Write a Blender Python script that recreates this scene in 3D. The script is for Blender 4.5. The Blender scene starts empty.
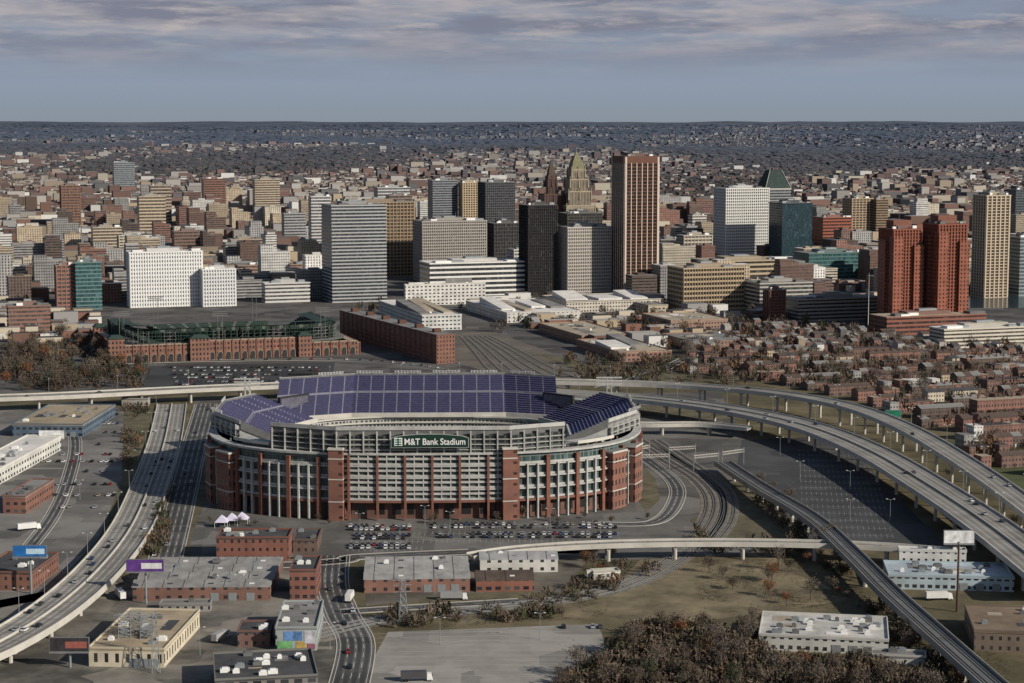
import bpy, math, random
import numpy as np
from mathutils import Vector
R=math.radians
random.seed(7); rng=np.random.default_rng(7)
S=bpy.context.scene; C=S.collection
H=210.0; F=1900.0; PIT=math.atan(219.5/F); cp,sp=math.cos(PIT),math.sin(PIT)
GR=R(18.6)
# ---------- geometry of the view
def W(px,py,z=0.0):
    u=(px-512)/F; v=(341.5-py)/F
    dx,dy,dz=u,cp+v*sp,-sp+v*cp
    t=(H-z)/-dz
    return (dx*t,dy*t,z)
def P(x,y,z):
    dz=z-H; d=y*cp-dz*sp; u=y*sp+dz*cp
    return (512+F*x/d,341.5-F*u/d)
def terr(x,y):
    if y<2900: return 0.0
    b=180*(1-math.exp(-((y-2900)/14500.0)))
    k=min(1,(y-2900)/6000); q=min(1.0,max(0,(y-9000)/14000))
    return b+k*(14*math.sin(x/1700+y/2600)+10*math.sin(x/830-y/1900+1)+8*math.sin(y/700+x/3100))+q*(22*math.sin(x/2300+y/5200+2)+14*math.sin(x/950+y/3300)+8*math.sin(x/410+1))
def Wt(px,py):
    z=0
    for i in range(14):
        p=W(px,py,z); z=0.5*z+0.5*terr(p[0],p[1])
    return (p[0],p[1],z)
def inpoly(p,poly):
    c=False;n=len(poly)
    for i in range(n):
        a,b=poly[i],poly[i-1]
        if (a[1]>p[1])!=(b[1]>p[1]) and p[0]<(b[0]-a[0])*(p[1]-a[1])/(b[1]-a[1])+a[0]: c=not c
    return c
# ---------- materials
MC={}
def nt(name):
    m=bpy.data.materials.new(name); m.use_nodes=True; t=m.node_tree
    return m,t,t.nodes['Principled BSDF']
def c4(c): return (c[0],c[1],c[2],1)
def mat(c,rough=.8,var=.25,scale=.08,metal=0,c2=None,spec=.3,world=False):
    k=('m',c,rough,var,scale,metal,c2,world)
    if k in MC: return MC[k]
    m,t,b=nt('surface'); N=t.nodes;L=t.links
    b.inputs['Roughness'].default_value=rough; b.inputs['Metallic'].default_value=metal
    b.inputs['Specular IOR Level'].default_value=spec
    if var:
        tc=N.new('ShaderNodeTexCoord'); n=N.new('ShaderNodeTexNoise'); n.inputs['Scale'].default_value=scale
        n.inputs['Detail'].default_value=8; n.inputs['Roughness'].default_value=.65
        L.new(tc.outputs['Object'],n.inputs['Vector'])
        r=N.new('ShaderNodeValToRGB'); r.color_ramp.elements[0].position=.3; r.color_ramp.elements[1].position=.7
        d=c2 if c2 else tuple(x*(1+var) for x in c); 
        r.color_ramp.elements[0].color=c4(tuple(x*(1-var) for x in c)); r.color_ramp.elements[1].color=c4(d)
        src=n.outputs['Fac']
        if world:   # paving: patches, repairs and stains
            v=N.new('ShaderNodeTexVoronoi'); v.inputs['Scale'].default_value=.035; v.distance='CHEBYCHEV'; L.new(tc.outputs['Object'],v.inputs['Vector'])
            s=N.new('ShaderNodeSeparateColor'); L.new(v.outputs['Color'],s.inputs[0])
            q=N.new('ShaderNodeMath'); q.operation='MULTIPLY_ADD'; q.inputs[1].default_value=.34; L.new(s.outputs[0],q.inputs[0]); 
            q2=N.new('ShaderNodeMath'); q2.operation='SUBTRACT'; q2.inputs[1].default_value=.17; L.new(src,q2.inputs[0]); L.new(q2.outputs[0],q.inputs[2]); src=q.outputs[0]
        L.new(src,r.inputs['Fac']); L.new(r.outputs['Color'],b.inputs['Base Color'])
    else: b.inputs['Base Color'].default_value=c4(c)
    MC[k]=m; return m
def fac(wall,win,pu=3.2,pv=3.6,fu=.5,fv=.5,gr=.25):
    k=('f',wall,win,pu,pv,fu,fv)
    if k in MC: return MC[k]
    m,t,b=nt('facade'); N=t.nodes;L=t.links
    uv=N.new('ShaderNodeUVMap'); sx=N.new('ShaderNodeSeparateXYZ'); L.new(uv.outputs[0],sx.inputs[0])
    def M(op,a,bb=None):
        n=N.new('ShaderNodeMath'); n.operation=op
        for i,x in enumerate((a,bb)):
            if x is None: continue
            if isinstance(x,(int,float)): n.inputs[i].default_value=x
            else: L.new(x,n.inputs[i])
        return n.outputs[0]
    U=M('DIVIDE',sx.outputs[0],pu);V=M('DIVIDE',sx.outputs[1],pv)
    mk=M('MULTIPLY',M('LESS_THAN',M('FRACT',U),fu),M('LESS_THAN',M('FRACT',M('ADD',V,-.2)),fv))
    cb=N.new('ShaderNodeCombineXYZ'); L.new(M('FLOOR',U),cb.inputs[0]); L.new(M('FLOOR',M('ADD',V,-.2)),cb.inputs[1])
    wn=N.new('ShaderNodeTexWhiteNoise'); wn.noise_dimensions='2D'; L.new(cb.outputs[0],wn.inputs['Vector'])
    wr=N.new('ShaderNodeValToRGB'); wr.color_ramp.elements[0].color=c4(tuple(x*.5 for x in win)); wr.color_ramp.elements[1].color=c4(tuple(min(1,x*1.5+.03) for x in win))
    e=wr.color_ramp.elements.new(.85); e.color=c4(tuple(x*1.1 for x in win))
    L.new(wn.outputs['Value'],wr.inputs[0])
    tc=N.new('ShaderNodeTexCoord'); n=N.new('ShaderNodeTexNoise'); n.inputs['Scale'].default_value=.12; n.inputs['Detail'].default_value=6
    L.new(tc.outputs['Object'],n.inputs['Vector'])
    r=N.new('ShaderNodeValToRGB'); r.color_ramp.elements[0].position=.3; r.color_ramp.elements[1].position=.7
    r.color_ramp.elements[0].color=c4(tuple(x*.75 for x in wall)); r.color_ramp.elements[1].color=c4(tuple(min(1,x*1.15) for x in wall))
    L.new(n.outputs['Fac'],r.inputs['Fac'])
    mx=N.new('ShaderNodeMix'); mx.data_type='RGBA'; L.new(mk,mx.inputs[0]); L.new(r.outputs[0],mx.inputs[6]); L.new(wr.outputs[0],mx.inputs[7])
    L.new(mx.outputs[2],b.inputs['Base Color'])
    L.new(M('SUBTRACT',.85,M('MULTIPLY',mk,.85-gr)),b.inputs['Roughness'])
    MC[k]=m; return m
def attr_mat(name,rough=.9):
    m,t,b=nt(name); a=t.nodes.new('ShaderNodeAttribute'); a.attribute_name='Col'
    t.links.new(a.outputs['Color'],b.inputs['Base Color']); b.inputs['Roughness'].default_value=rough; b.inputs['Specular IOR Level'].default_value=.1
    return m
# ---------- mesh builder
class MB:
    def __init__(s): s.v=[];s.f=[];s.m=[]
    def face(s,pts,m=0):
        n=len(s.v); s.v+=pts; s.f.append(tuple(range(n,n+len(pts)))); s.m.append(m)
    def prism(s,poly,z0,z1,m=0,mt=None,top=None):
        n=len(s.v);k=len(poly); tp=top or poly
        s.v+=[(p[0],p[1],z0) for p in poly]+[(p[0],p[1],z1) for p in tp]
        for i in range(k):
            j=(i+1)%k; s.f.append((n+i,n+j,n+k+j,n+k+i)); s.m.append(m)
        s.f.append(tuple(range(n+k,n+2*k))); s.m.append(m if mt is None else mt)
        s.f.append(tuple(range(n+k-1,n-1,-1))); s.m.append(m)
        return s
    def box(s,x0,x1,y0,y1,z0,z1,m=0,mt=None):
        return s.prism([(x0,y0),(x1,y0),(x1,y1),(x0,y1)],z0,z1,m,mt)
    def frus(s,w,d,z0,z1,k,m=0,ox=0,oy=0):
        q=lambda a,b:[(ox-a,oy-b),(ox+a,oy-b),(ox+a,oy+b),(ox-a,oy+b)]
        return s.prism(q(w/2,d/2),z0,z1,m,None,q(w/2*k,d/2*k))
    def tube(s,a,b,r0,r1=None,n=6,m=0):
        r1=r0 if r1 is None else r1
        a=np.array(a,float);b=np.array(b,float); d=b-a; L=np.linalg.norm(d); d/=max(L,1e-6)
        u=np.cross(d,(0,0,1) if abs(d[2])<.9 else (1,0,0)); u/=np.linalg.norm(u); w=np.cross(d,u); k=len(s.v)
        for c,r in((a,r0),(b,r1)):
            for i in range(n):
                t=2*math.pi*i/n; s.v.append(tuple(c+r*(math.cos(t)*u+math.sin(t)*w)))
        for i in range(n):
            j=(i+1)%n; s.f.append((k+i,k+j,k+n+j,k+n+i)); s.m.append(m)
        s.f.append(tuple(range(k+n,k+2*n))); s.m.append(m)
        return s
    def mesh(s,name,mats):
        me=bpy.data.meshes.new(name); me.from_pydata(s.v,[],s.f); me.update()
        for q in (mats if isinstance(mats,(list,tuple)) else [mats]): me.materials.append(q)
        me.polygons.foreach_set('material_index',s.m)
        uv=me.uv_layers.new(name='UVMap')
        for p in me.polygons:
            n=p.normal; h=math.hypot(n.x,n.y)
            if h>.3:
                tx,ty=-n.y/h,n.x/h
                for li in p.loop_indices:
                    c=me.vertices[me.loops[li].vertex_index].co; uv.data[li].uv=(c.x*tx+c.y*ty+500,c.z)
            else:
                for li in p.loop_indices:
                    c=me.vertices[me.loops[li].vertex_index].co; uv.data[li].uv=(c.x,c.y)
        return me
    def build(s,name,mats,parent=None,loc=(0,0,0)):
        return put(name,s.mesh(name,mats),parent,loc)
def put(name,me,parent=None,loc=(0,0,0),rz=0):
    o=bpy.data.objects.new(name,me); C.objects.link(o); o.location=loc; o.rotation_euler=(0,0,rz)
    if parent: o.parent=parent
    return o
def tag(o,label,cat,group=None,kind=None):
    if label: o['label']=label
    if cat: o['category']=cat
    if group: o['group']=group
    if kind: o['kind']=kind
    return o
def thing(name,label,cat,loc,rz=0,group=None):
    return tag(put(name,None,None,loc,rz),label,cat,group)
def struct(o): o['kind']='structure'; return o
# base materials
concrete=mat((.28,.265,.24),.85,.25,.05); conc_l=mat((.46,.44,.4),.85,.15,.1); conc_d=mat((.13,.13,.13),.9,.25,.1)
asph=mat((.055,.055,.058),.9,.35,.03,world=True); asph_l=mat((.12,.116,.11),.9,.35,.04,world=True); asph_d=mat((.04,.04,.043),.9,.35,.03,world=True)
brick=mat((.18,.08,.058),.9,.22,.3); brick_d=mat((.1,.05,.04),.9,.2,.3)
white=mat((.7,.7,.68),.6,.08,.1); paint=mat((.5,.5,.48),.7,0); steel=mat((.26,.28,.29),.5,.15,.5,.3); dark=mat((.025,.025,.028),.6,.2,.2)
roofg=mat((.19,.185,.18),.9,.4,.06); rooft=mat((.34,.29,.22),.9,.3,.06); roofd=mat((.06,.06,.065),.9,.4,.08); roofw=mat((.6,.58,.55),.8,.22,.06)
roofbr=mat((.08,.06,.05),.9,.3,.2)
# ---------- camera, light, world
cam=bpy.data.cameras.new('camera'); co=bpy.data.objects.new('camera',cam); C.objects.link(co); S.camera=co
co.location=(0,0,H); co.rotation_euler=(math.pi/2-PIT,0,0); cam.sensor_width=36; cam.lens=36*F/1024; cam.clip_start=5; cam.clip_end=200000
SE_,SA=R(27),R(121) # elevation, clockwise angle from +Y
sd=(math.sin(SA)*math.cos(SE_),math.cos(SA)*math.cos(SE_),math.sin(SE_))
sl=bpy.data.lights.new('sun','SUN'); sl.energy=5; sl.angle=R(.5); sl.color=(1,.92,.79)
so=bpy.data.objects.new('sun',sl); C.objects.link(so)
so.rotation_euler=Vector(sd).to_track_quat('Z','Y').to_euler()
w=bpy.data.worlds.new('World'); S.world=w; w.use_nodes=True; t=w.node_tree; N=t.nodes;L=t.links; bg=N['Background']
sky=N.new('ShaderNodeTexSky'); sky.sky_type='NISHITA'; sky.sun_disc=False; sky.sun_elevation=SE_; sky.sun_rotation=SA
tc=N.new('ShaderNodeTexCoord'); sx=N.new('ShaderNodeSeparateXYZ'); L.new(tc.outputs['Generated'],sx.inputs[0])
def cloud(scl,loc,rough,dist,p0,p1):
    mp=N.new('ShaderNodeMapping'); mp.inputs['Scale'].default_value=scl; mp.inputs['Location'].default_value=loc; L.new(tc.outputs['Generated'],mp.inputs[0])
    n1=N.new('ShaderNodeTexNoise'); n1.inputs['Scale'].default_value=1.0; n1.inputs['Detail'].default_value=10; n1.inputs['Roughness'].default_value=rough; n1.inputs['Distortion'].default_value=dist
    L.new(mp.outputs[0],n1.inputs['Vector']); cf=N.new('ShaderNodeValToRGB'); cf.color_ramp.elements[0].position=p0; cf.color_ramp.elements[1].position=p1; L.new(n1.outputs['Fac'],cf.inputs[0]); return cf.outputs[0]
hr=N.new('ShaderNodeValToRGB'); L.new(sx.outputs[2],hr.inputs[0]); cr_=hr.color_ramp
cr_.elements[0].position=0; cr_.elements[0].color=(.25,.29,.34,1); cr_.elements[1].position=.075; cr_.elements[1].color=(.235,.28,.365,1)
e=cr_.elements.new(.02); e.color=(.27,.325,.41,1)
def band(a,b_):
    ca=N.new('ShaderNodeMapRange'); ca.inputs[1].default_value=a; ca.inputs[2].default_value=b_; L.new(sx.outputs[2],ca.inputs[0]); return ca.outputs[0]
def mul(a,b_):
    cm=N.new('ShaderNodeMath'); cm.operation='MULTIPLY'; L.new(a,cm.inputs[0]); L.new(b_,cm.inputs[1]); return cm.outputs[0]
def mixc(f,a,col):
    m=N.new('ShaderNodeMix'); m.data_type='RGBA'; L.new(f,m.inputs[0]); L.new(a,m.inputs[6])
    m.inputs[7].default_value=col; return m.outputs[2]
c_=mixc(mul(cloud((9,9,75),(2,0,0),.55,.1,.38,.56),band(.02,.048)),hr.outputs[0],(.205,.22,.285,1))
c_=mixc(mul(cloud((12,12,95),(3,1,5),.62,.2,.44,.64),band(.022,.052)),c_,(.385,.37,.40,1))
c_=mixc(mul(cloud((24,24,170),(7,1,2),.65,.2,.5,.7),band(.03,.05)),c_,(.47,.43,.43,1))
sc=N.new('ShaderNodeVectorMath'); sc.operation='SCALE'; sc.inputs['Scale'].default_value=1/.07; L.new(c_,sc.inputs[0])
mr=N.new('ShaderNodeMapRange'); mr.inputs[1].default_value=.08; mr.inputs[2].default_value=.25; mr.inputs[3].default_value=1; mr.inputs[4].default_value=.03; L.new(sx.outputs[2],mr.inputs[0])
m2=N.new('ShaderNodeMix'); m2.data_type='RGBA'; L.new(mr.outputs[0],m2.inputs[0]); L.new(sky.outputs[0],m2.inputs[6]); L.new(sc.outputs[0],m2.inputs[7])
L.new(m2.outputs[2],bg.inputs[0]); bg.inputs[1].default_value=.07
S.view_settings.view_transform='Standard'; S.view_settings.look='None'; S.view_settings.exposure=0
HAZE_COL=np.array([.08,.1,.14])  # haze blue painted into the colours of distant houses and trees
# ---------- ground
def ground():
    m,t,b=nt('ground'); N=t.nodes;L=t.links
    g=N.new('ShaderNodeNewGeometry'); 
    def nz(s,d=8):
        n=N.new('ShaderNodeTexNoise'); n.inputs['Scale'].default_value=s; n.inputs['Detail'].default_value=d; n.inputs['Roughness'].default_value=.7; L.new(g.outputs['Position'],n.inputs['Vector']); return n
    def rp(src,els):
        r=N.new('ShaderNodeValToRGB'); r.color_ramp.elements[0].position=els[0][0]; r.color_ramp.elements[0].color=c4(els[0][1]); r.color_ramp.elements[1].position=els[-1][0]; r.color_ramp.elements[1].color=c4(els[-1][1])
        for p,c in els[1:-1]: q=r.color_ramp.elements.new(p); q.color=c4(c)
        L.new(src,r.inputs[0]); return r.outputs[0]
    near=rp(nz(.02).outputs[0],[(.3,(.05,.045,.032)),(.48,(.1,.088,.055)),(.58,(.15,.125,.078)),(.72,(.2,.175,.125))])
    far=rp(nz(.006,12).outputs[0],[(.3,(.025,.024,.028)),(.5,(.05,.045,.045)),(.7,(.1,.09,.08))])
    sx=N.new('ShaderNodeSeparateXYZ'); L.new(g.outputs['Position'],sx.inputs[0])
    mr=N.new('ShaderNodeMapRange'); mr.inputs[1].default_value=1500; mr.inputs[2].default_value=1800; L.new(sx.outputs[1],mr.inputs[0])
    mx=N.new('ShaderNodeMix'); mx.data_type='RGBA'; L.new(mr.outputs[0],mx.inputs[0]); L.new(near,mx.inputs[6]); L.new(far,mx.inputs[7])
    fh=rp(nz(.0009,10).outputs[0],[(.35,(.05,.062,.085)),(.5,(.075,.09,.12)),(.65,(.11,.125,.155))])  # far ground tones with bluish air haze put into the colour
    haze_mix=N.new('ShaderNodeMapRange'); haze_mix.inputs[1].default_value=4500; haze_mix.inputs[2].default_value=16000; L.new(sx.outputs[1],haze_mix.inputs[0])  # painted haze: ground colour shifts to the hazy tones with distance
    my=N.new('ShaderNodeMix'); my.data_type='RGBA'; L.new(haze_mix.outputs[0],my.inputs[0]); L.new(mx.outputs[2],my.inputs[6]); L.new(fh,my.inputs[7])
    L.new(my.outputs[2],b.inputs['Base Color']); b.inputs['Roughness'].default_value=.95; b.inputs['Specular IOR Level'].default_value=.1
    ys=[-1500,0,600,1200,1800,2400,2900]; y=2900
    while y<70000: y*=1.03; ys.append(y)
    V=[];Fc=[];n=120
    for y in ys:
        hw=max(2500,y*.75)
        for i in range(n+1):
            x=hw*(2*i/n-1); V.append((x,y,terr(x,y)))
    for j in range(len(ys)-1):
        for i in range(n): a=j*(n+1)+i; Fc.append((a,a+1,a+n+2,a+n+1))
    me=bpy.data.meshes.new('ground'); me.from_pydata(V,[],Fc); me.materials.append(m)
    for p in me.polygons: p.use_smooth=True
    struct(put('ground',me))
ground()
def sheet(name,pxs,m,z=.05,raw=False):
    b=MB(); b.face([(p[0],p[1],z) for p in (pxs if raw else [W(*q) for q in pxs])])
    me=b.mesh(name,m)
    if me.polygons[0].normal.z<0: me.flip_normals()
    return struct(put(name,me))
gravel=mat((.16,.138,.115),.95,.35,.15,c2=(.23,.205,.175)); grassm=mat((.11,.09,.055),.95,.5,.045,c2=(.26,.215,.135))
verge=mat((.085,.078,.048),.95,.4,.08,c2=(.16,.14,.088))
sheet('parking_lot',[(205,524),(640,512),(655,552),(345,558),(200,560)],asph_l,.05)
sheet('parking_lot',[(388,632),(598,624),(625,700),(350,700)],mat((.25,.235,.215),.9,.25,.05,world=True),.05)
sheet('parking_lot',[(742,440),(838,436),(945,545),(800,545),(736,470)],asph,.05)
sheet('parking_lot',[(150,366),(335,362),(330,388),(140,390)],asph_d,.05)
sheet('parking_lot',[(0,408),(125,408),(122,480),(98,540),(40,600),(-60,620),(-60,480)],mat((.15,.143,.135),.9,.4,.03,world=True),.05)
sheet('yard',[(0,600),(130,575),(225,560),(330,556),(365,690),(-60,700)],mat((.11,.104,.093),.9,.45,.04,c2=(.24,.22,.19),world=True),.05)
sheet('yard',[(366,556),(600,545),(560,592),(430,600),(366,606)],mat((.12,.108,.09),.9,.4,.05,world=True),.05)
sheet('grass',[(640,560),(770,552),(850,600),(700,622),(600,620),(500,612),(600,600)],grassm,.05)
sheet('street_block',[(195,400),(720,392),(745,440),(760,560),(190,560)],mat((.11,.105,.098),.9,.45,.02,world=True),.02)
for pl in([(641,465),(655,478),(660,500),(646,512),(638,500)],[(124,408),(149,408),(140,440),(128,470),(122,470)],[(163,500),(172,500),(163,555),(140,560)],[(206,420),(212,420),(206,500),(190,540),(184,540)],[(690,520),(712,545),(800,538),(760,480),(735,475),(728,500)],[(640,405),(735,408),(742,420),(640,418)],[(420,598),(520,590),(560,596),(500,604),(420,608)],[(530,352),(600,366),(690,376),(700,384),(620,386)]): sheet('verge',pl,verge,.07)
sheet('railway_yard',[(455,332),(495,332),(640,385),(540,388),(455,362)],mat((.12,.105,.09),.95,.4,.03),.04)
sheet('lawn',[(940,440),(1030,445),(1030,500),(985,490)],mat((.07,.08,.036),.95,.3,.03),.05)
sheet('city_pavement',[(-150,400),(-150,262),(1170,262),(1170,330),(660,332),(560,388),(150,388)],mat((.085,.08,.077),.9,.45,.02,world=True),.01)
harbor=mat((.02,.035,.05),.15,.2,.01,spec=.5)
sheet('harbor_water',[(935,290),(1100,290),(1100,308),(960,308)],harbor,.06)
# ---------- ribbons
def spline(pts,n=10):
    out=[];K=len(pts)
    for i in range(K-1):
        p0=pts[max(0,i-1)];p1=pts[i];p2=pts[i+1];p3=pts[min(K-1,i+2)]
        for k in range(n):
            t=k/n; out.append(tuple(.5*((2*b)+(-a+c)*t+(2*a-5*b+4*c-d)*t*t+(-a+3*b-3*c+d)*t**3) for a,b,c,d in zip(p0,p1,p2,p3)))
    out.append(tuple(pts[-1])); return out
def frame(c):
    nr=[]
    for i in range(len(c)):
        a=c[max(0,i-1)];b=c[min(len(c)-1,i+1)]; dx,dy=b[0]-a[0],b[1]-a[1]; l=math.hypot(dx,dy) or 1; nr.append((-dy/l,dx/l))
    return nr
def swept(mb,c,nr,o0,o1,z0,z1,m=0,i0=0,i1=None):
    i1=len(c)-1 if i1 is None else i1
    k=len(mb.v)
    for i in range(i0,i1+1):
        x,y,z=c[i];nx,ny=nr[i]
        mb.v+=[(x+nx*o0,y+ny*o0,z+z0),(x+nx*o1,y+ny*o1,z+z0),(x+nx*o1,y+ny*o1,z+z1),(x+nx*o0,y+ny*o0,z+z1)]
    n=i1-i0
    for i in range(n):
        a=k+i*4
        for e in range(4): f=(e+1)%4; mb.f.append((a+e,a+4+e,a+4+f,a+f)); mb.m.append(m)
    for a in (k,k+n*4): mb.f.append((a,a+1,a+2,a+3)); mb.m.append(m)
def dashes(mb,c,nr,off,z=.06,w=.12,every=2,lift=.06):
    for i in range(0,len(c)-1,every):
        a,b=c[i],c[i+1];na,nb=nr[i],nr[i+1]
        mb.face([(p[0]+q[0]*(off+s*w),p[1]+q[1]*(off+s*w),p[2]+lift) for p,q,s in((a,na,-1),(a,na,1),(b,nb,1),(b,nb,-1))])
lane_tint=mat((.19,.18,.168),.9,.3,.05)
def road(name,pts,width,elev=False,label=None,surf=None,lanes=4,pier=32,n=12,thick=1.6,side=None,median=False):
    c=spline([W(*p) for p in pts],n); nr=frame(c); h=width/2
    c=[(a,b,max(z,.08)) for a,b,z in c]
    if elev: root=thing(name,label,'highway bridge',(0,0,0))
    mb=MB(); swept(mb,c,nr,-h,h,-thick if elev else -.07,0); 
    d=mb.build('road_deck' if elev else name,surf or concrete,root if elev else None)
    if not elev: struct(d); root=d
    for s in(-1,1):
        mb=MB(); swept(mb,c,nr,s*h,s*(h+.4) ,-thick-.3 if elev else -.07,1.0 if elev else .14); mb.build('parapet' if elev else 'kerb',side or conc_l,root)
        mb=MB(); dashes(mb,c,nr,s*(h-1.2),every=1); mb.build('edge_line',paint,root)
    for k in range(1,lanes):
        mb=MB(); dashes(mb,c,nr,-h+1.2+(width-2.4)*k/lanes); mb.build('lane_marking',paint,root)
    for k in range(lanes):   # worn wheel tracks
        o=-h+1.2+(width-2.4)*(k+.5)/lanes; mb=MB(); dashes(mb,c,nr,o,w=(width-2.4)/lanes*.27,every=1,lift=.03); mb.build('worn_track',lane_tint if not surf else asph,root)
    if median:
        mb=MB(); swept(mb,c,nr,-.3,.3,.01,.95); mb.build('median_barrier',conc_l,root)
    if elev:
        acc=0
        for i in range(1,len(c)):
            acc+=math.dist(c[i][:2],c[i-1][:2])
            if i%3==0:   # expansion joints
                x,y,z=c[i];nx,ny=nr[i]; mb=MB().box(-h+.3,h-.3,-.12,.12,.0,.1); o=mb.build('expansion_joint',conc_d,root,(x,y,z)); o.rotation_euler=(0,0,math.atan2(ny,nx))
            if acc>pier and c[i][2]>4:
                acc=0; x,y,z=c[i];nx,ny=nr[i]; mb=MB(); ang=math.atan2(ny,nx)
                mb.box(-h*.85,h*.85,-.9,.9,z-thick-1.6,z-thick-.01)
                for s in(-.6,.6): mb.tube((s*h,0,0),(s*h,0,z-thick-1.6),.9,.9,8)
                o=mb.build('pier',conc_l,root); o.location=(x,y,0); o.rotation_euler=(0,0,ang)
    return c,nr
rdA=road('highway_viaduct',[(480,379,12),(560,381,12),(660,384,12),(760,391,13),(840,404,14),(900,425,14),(960,459,14),(1030,508,14),(1090,560,14)],15,True,'outer curved highway viaduct sweeping round right of the stadium, farther of the two',lanes=3)
rdB=road('highway_viaduct',[(500,390,11),(580,394,11),(660,400,11),(740,411,12),(810,427,12),(870,451,12),(930,486,12),(990,526,12),(1060,580,12)],25,True,'wide inner curved highway viaduct with many lanes right of the stadium',lanes=6,median=True)
rdC=road('highway_viaduct',[(-60,399,10),(60,395,10),(180,389,10),(300,384,11),(420,380,12),(500,379,12)],18,True,'straight highway viaduct passing behind the stadium to the left edge',lanes=4)
rdD=road('highway_viaduct',[(-60,668,7),(0,642,7),(55,608,7),(100,568,6),(132,526,4),(152,480,1.5),(165,440,.3),(172,404,.2)],21,True,'broad curving highway bridge at the lower left edge',lanes=6,n=14,median=True)
rdE=road('overpass_ramp',[(470,556,6),(520,549,7),(600,544,8),(700,542,8),(800,543,8),(880,546,8),(960,552,8)],8,True,'thin light overpass running level across the rail tracks',lanes=2,thick=1.1)
rdF=road('ramp_bridge',[(560,420,7),(640,424,7),(700,424,7),(750,428,7)],9,True,'short ramp bridge right behind the stadium corner',lanes=2,thick=1.1)
rdG=road('road',[(206,404),(196,440),(186,480),(176,520),(165,560)],16,surf=asph_l,lanes=4)
rdH=road('road',[(180,563),(260,566),(340,561),(360,557),(470,552)],11,surf=asph_l,lanes=2)
rdI=road('road',[(334,556),(332,585),(342,615),(356,645),(345,700)],15,surf=asph_l,lanes=4)
rdJ=road('road',[(342,612),(420,607),(520,601)],8,surf=asph_l,lanes=2)
rdK=road('road',[(640,455),(672,480),(676,500),(655,522),(600,524)],9,surf=asph_l,lanes=2)
rdL=road('road',[(60,412),(75,440),(68,480),(50,520),(10,570)],8,surf=asph_l,lanes=2)
rdM=road('road',[(735,330),(700,350),(660,370),(600,388)],10,surf=asph_l,lanes=2)
rdN=road('road',[(100,364),(200,361),(330,360),(400,364),(455,372),(560,388)],11,surf=asph_l,lanes=3)
# rail
def rail(pts,ntr,width,z=.1,elev=False,label=None):
    c=spline([W(*p) for p in pts],10); nr=frame(c); c=[(a,b,max(q,z)) for a,b,q in c]
    root=thing('railway_bridge' if elev else 'railway_track',label,'railway',(0,0,0))
    mb=MB(); swept(mb,c,nr,-width/2,width/2,-1.5 if elev else -.06,0); mb.build('track_bed',conc_d if elev else gravel,root)
    if elev:
        for s in(-1,1):
            mb=MB(); swept(mb,c,nr,s*width/2,s*(width/2+.35),-1.8,1.1); mb.build('parapet',concrete,root)
        acc=0
        for i in range(1,len(c)):
            acc+=math.dist(c[i][:2],c[i-1][:2])
            if acc>24 and c[i][2]>3:
                acc=0;x,y,q=c[i]; mb=MB(); mb.tube((0,0,0),(0,0,q-1.5),1.1,1.1,8); mb.build('pier',conc_l,root,(x,y,0))
    for k in range(ntr):
        o=(k-(ntr-1)/2)*4.3
        mb=MB()
        for i in range(len(c)-1):
            q=math.dist(c[i][:2],c[i+1][:2]); ns=max(1,int(q/1.6))
            for j in range(ns):
                t=j/ns; x=c[i][0]*(1-t)+c[i+1][0]*t;y=c[i][1]*(1-t)+c[i+1][1]*t;zz=c[i][2]*(1-t)+c[i+1][2]*t; nx,ny=nr[i]
                cx,cy=x+nx*o,y+ny*o; a=(nx*1.25,ny*1.25); b=(ny*.25,-nx*.25)
                mb.face([(cx-a[0]-b[0],cy-a[1]-b[1],zz+.08),(cx+a[0]-b[0],cy+a[1]-b[1],zz+.08),(cx+a[0]+b[0],cy+a[1]+b[1],zz+.08),(cx-a[0]+b[0],cy-a[1]+b[1],zz+.08)])
        mb.build('sleepers',mat((.04,.032,.027),.9,.2),root)['kind']='stuff'
        for s in(-.72,.72):
            mb=MB(); swept(mb,c,nr,o+s-.09,o+s+.09,.09,.28); mb.build('rail',steel,root)
    return c,nr
rail([(636,440),(672,462),(700,480),(714,500),(708,525),(680,556),(625,585),(545,602),(440,614),(370,622),(300,640)],3,15,label='curving triple railway track with brown sleepers right of the stadium')
rail([(655,440),(700,470),(726,492),(728,520),(705,550)],2,10,label='outer double railway track curving beside the dark parking lot')
rail([(722,462,6),(762,488,8),(812,518,9),(850,552,9),(890,592,9),(940,637,9),(1000,690,9),(1040,725,9)],2,9.5,elev=True,label='elevated light rail bridge running down to the lower right corner')
for i in range(7):
    a=459+i*5; b=500+i*14
    rail([(a,336),(a+(b-a)*.3,350),(a+(b-a)*.7,370),(b+10,384)],1,4.4,label='straight railway siding in the yard behind the stadium, %s from the warehouse'%['first','second','third','fourth','fifth','sixth','seventh'][i])
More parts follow.
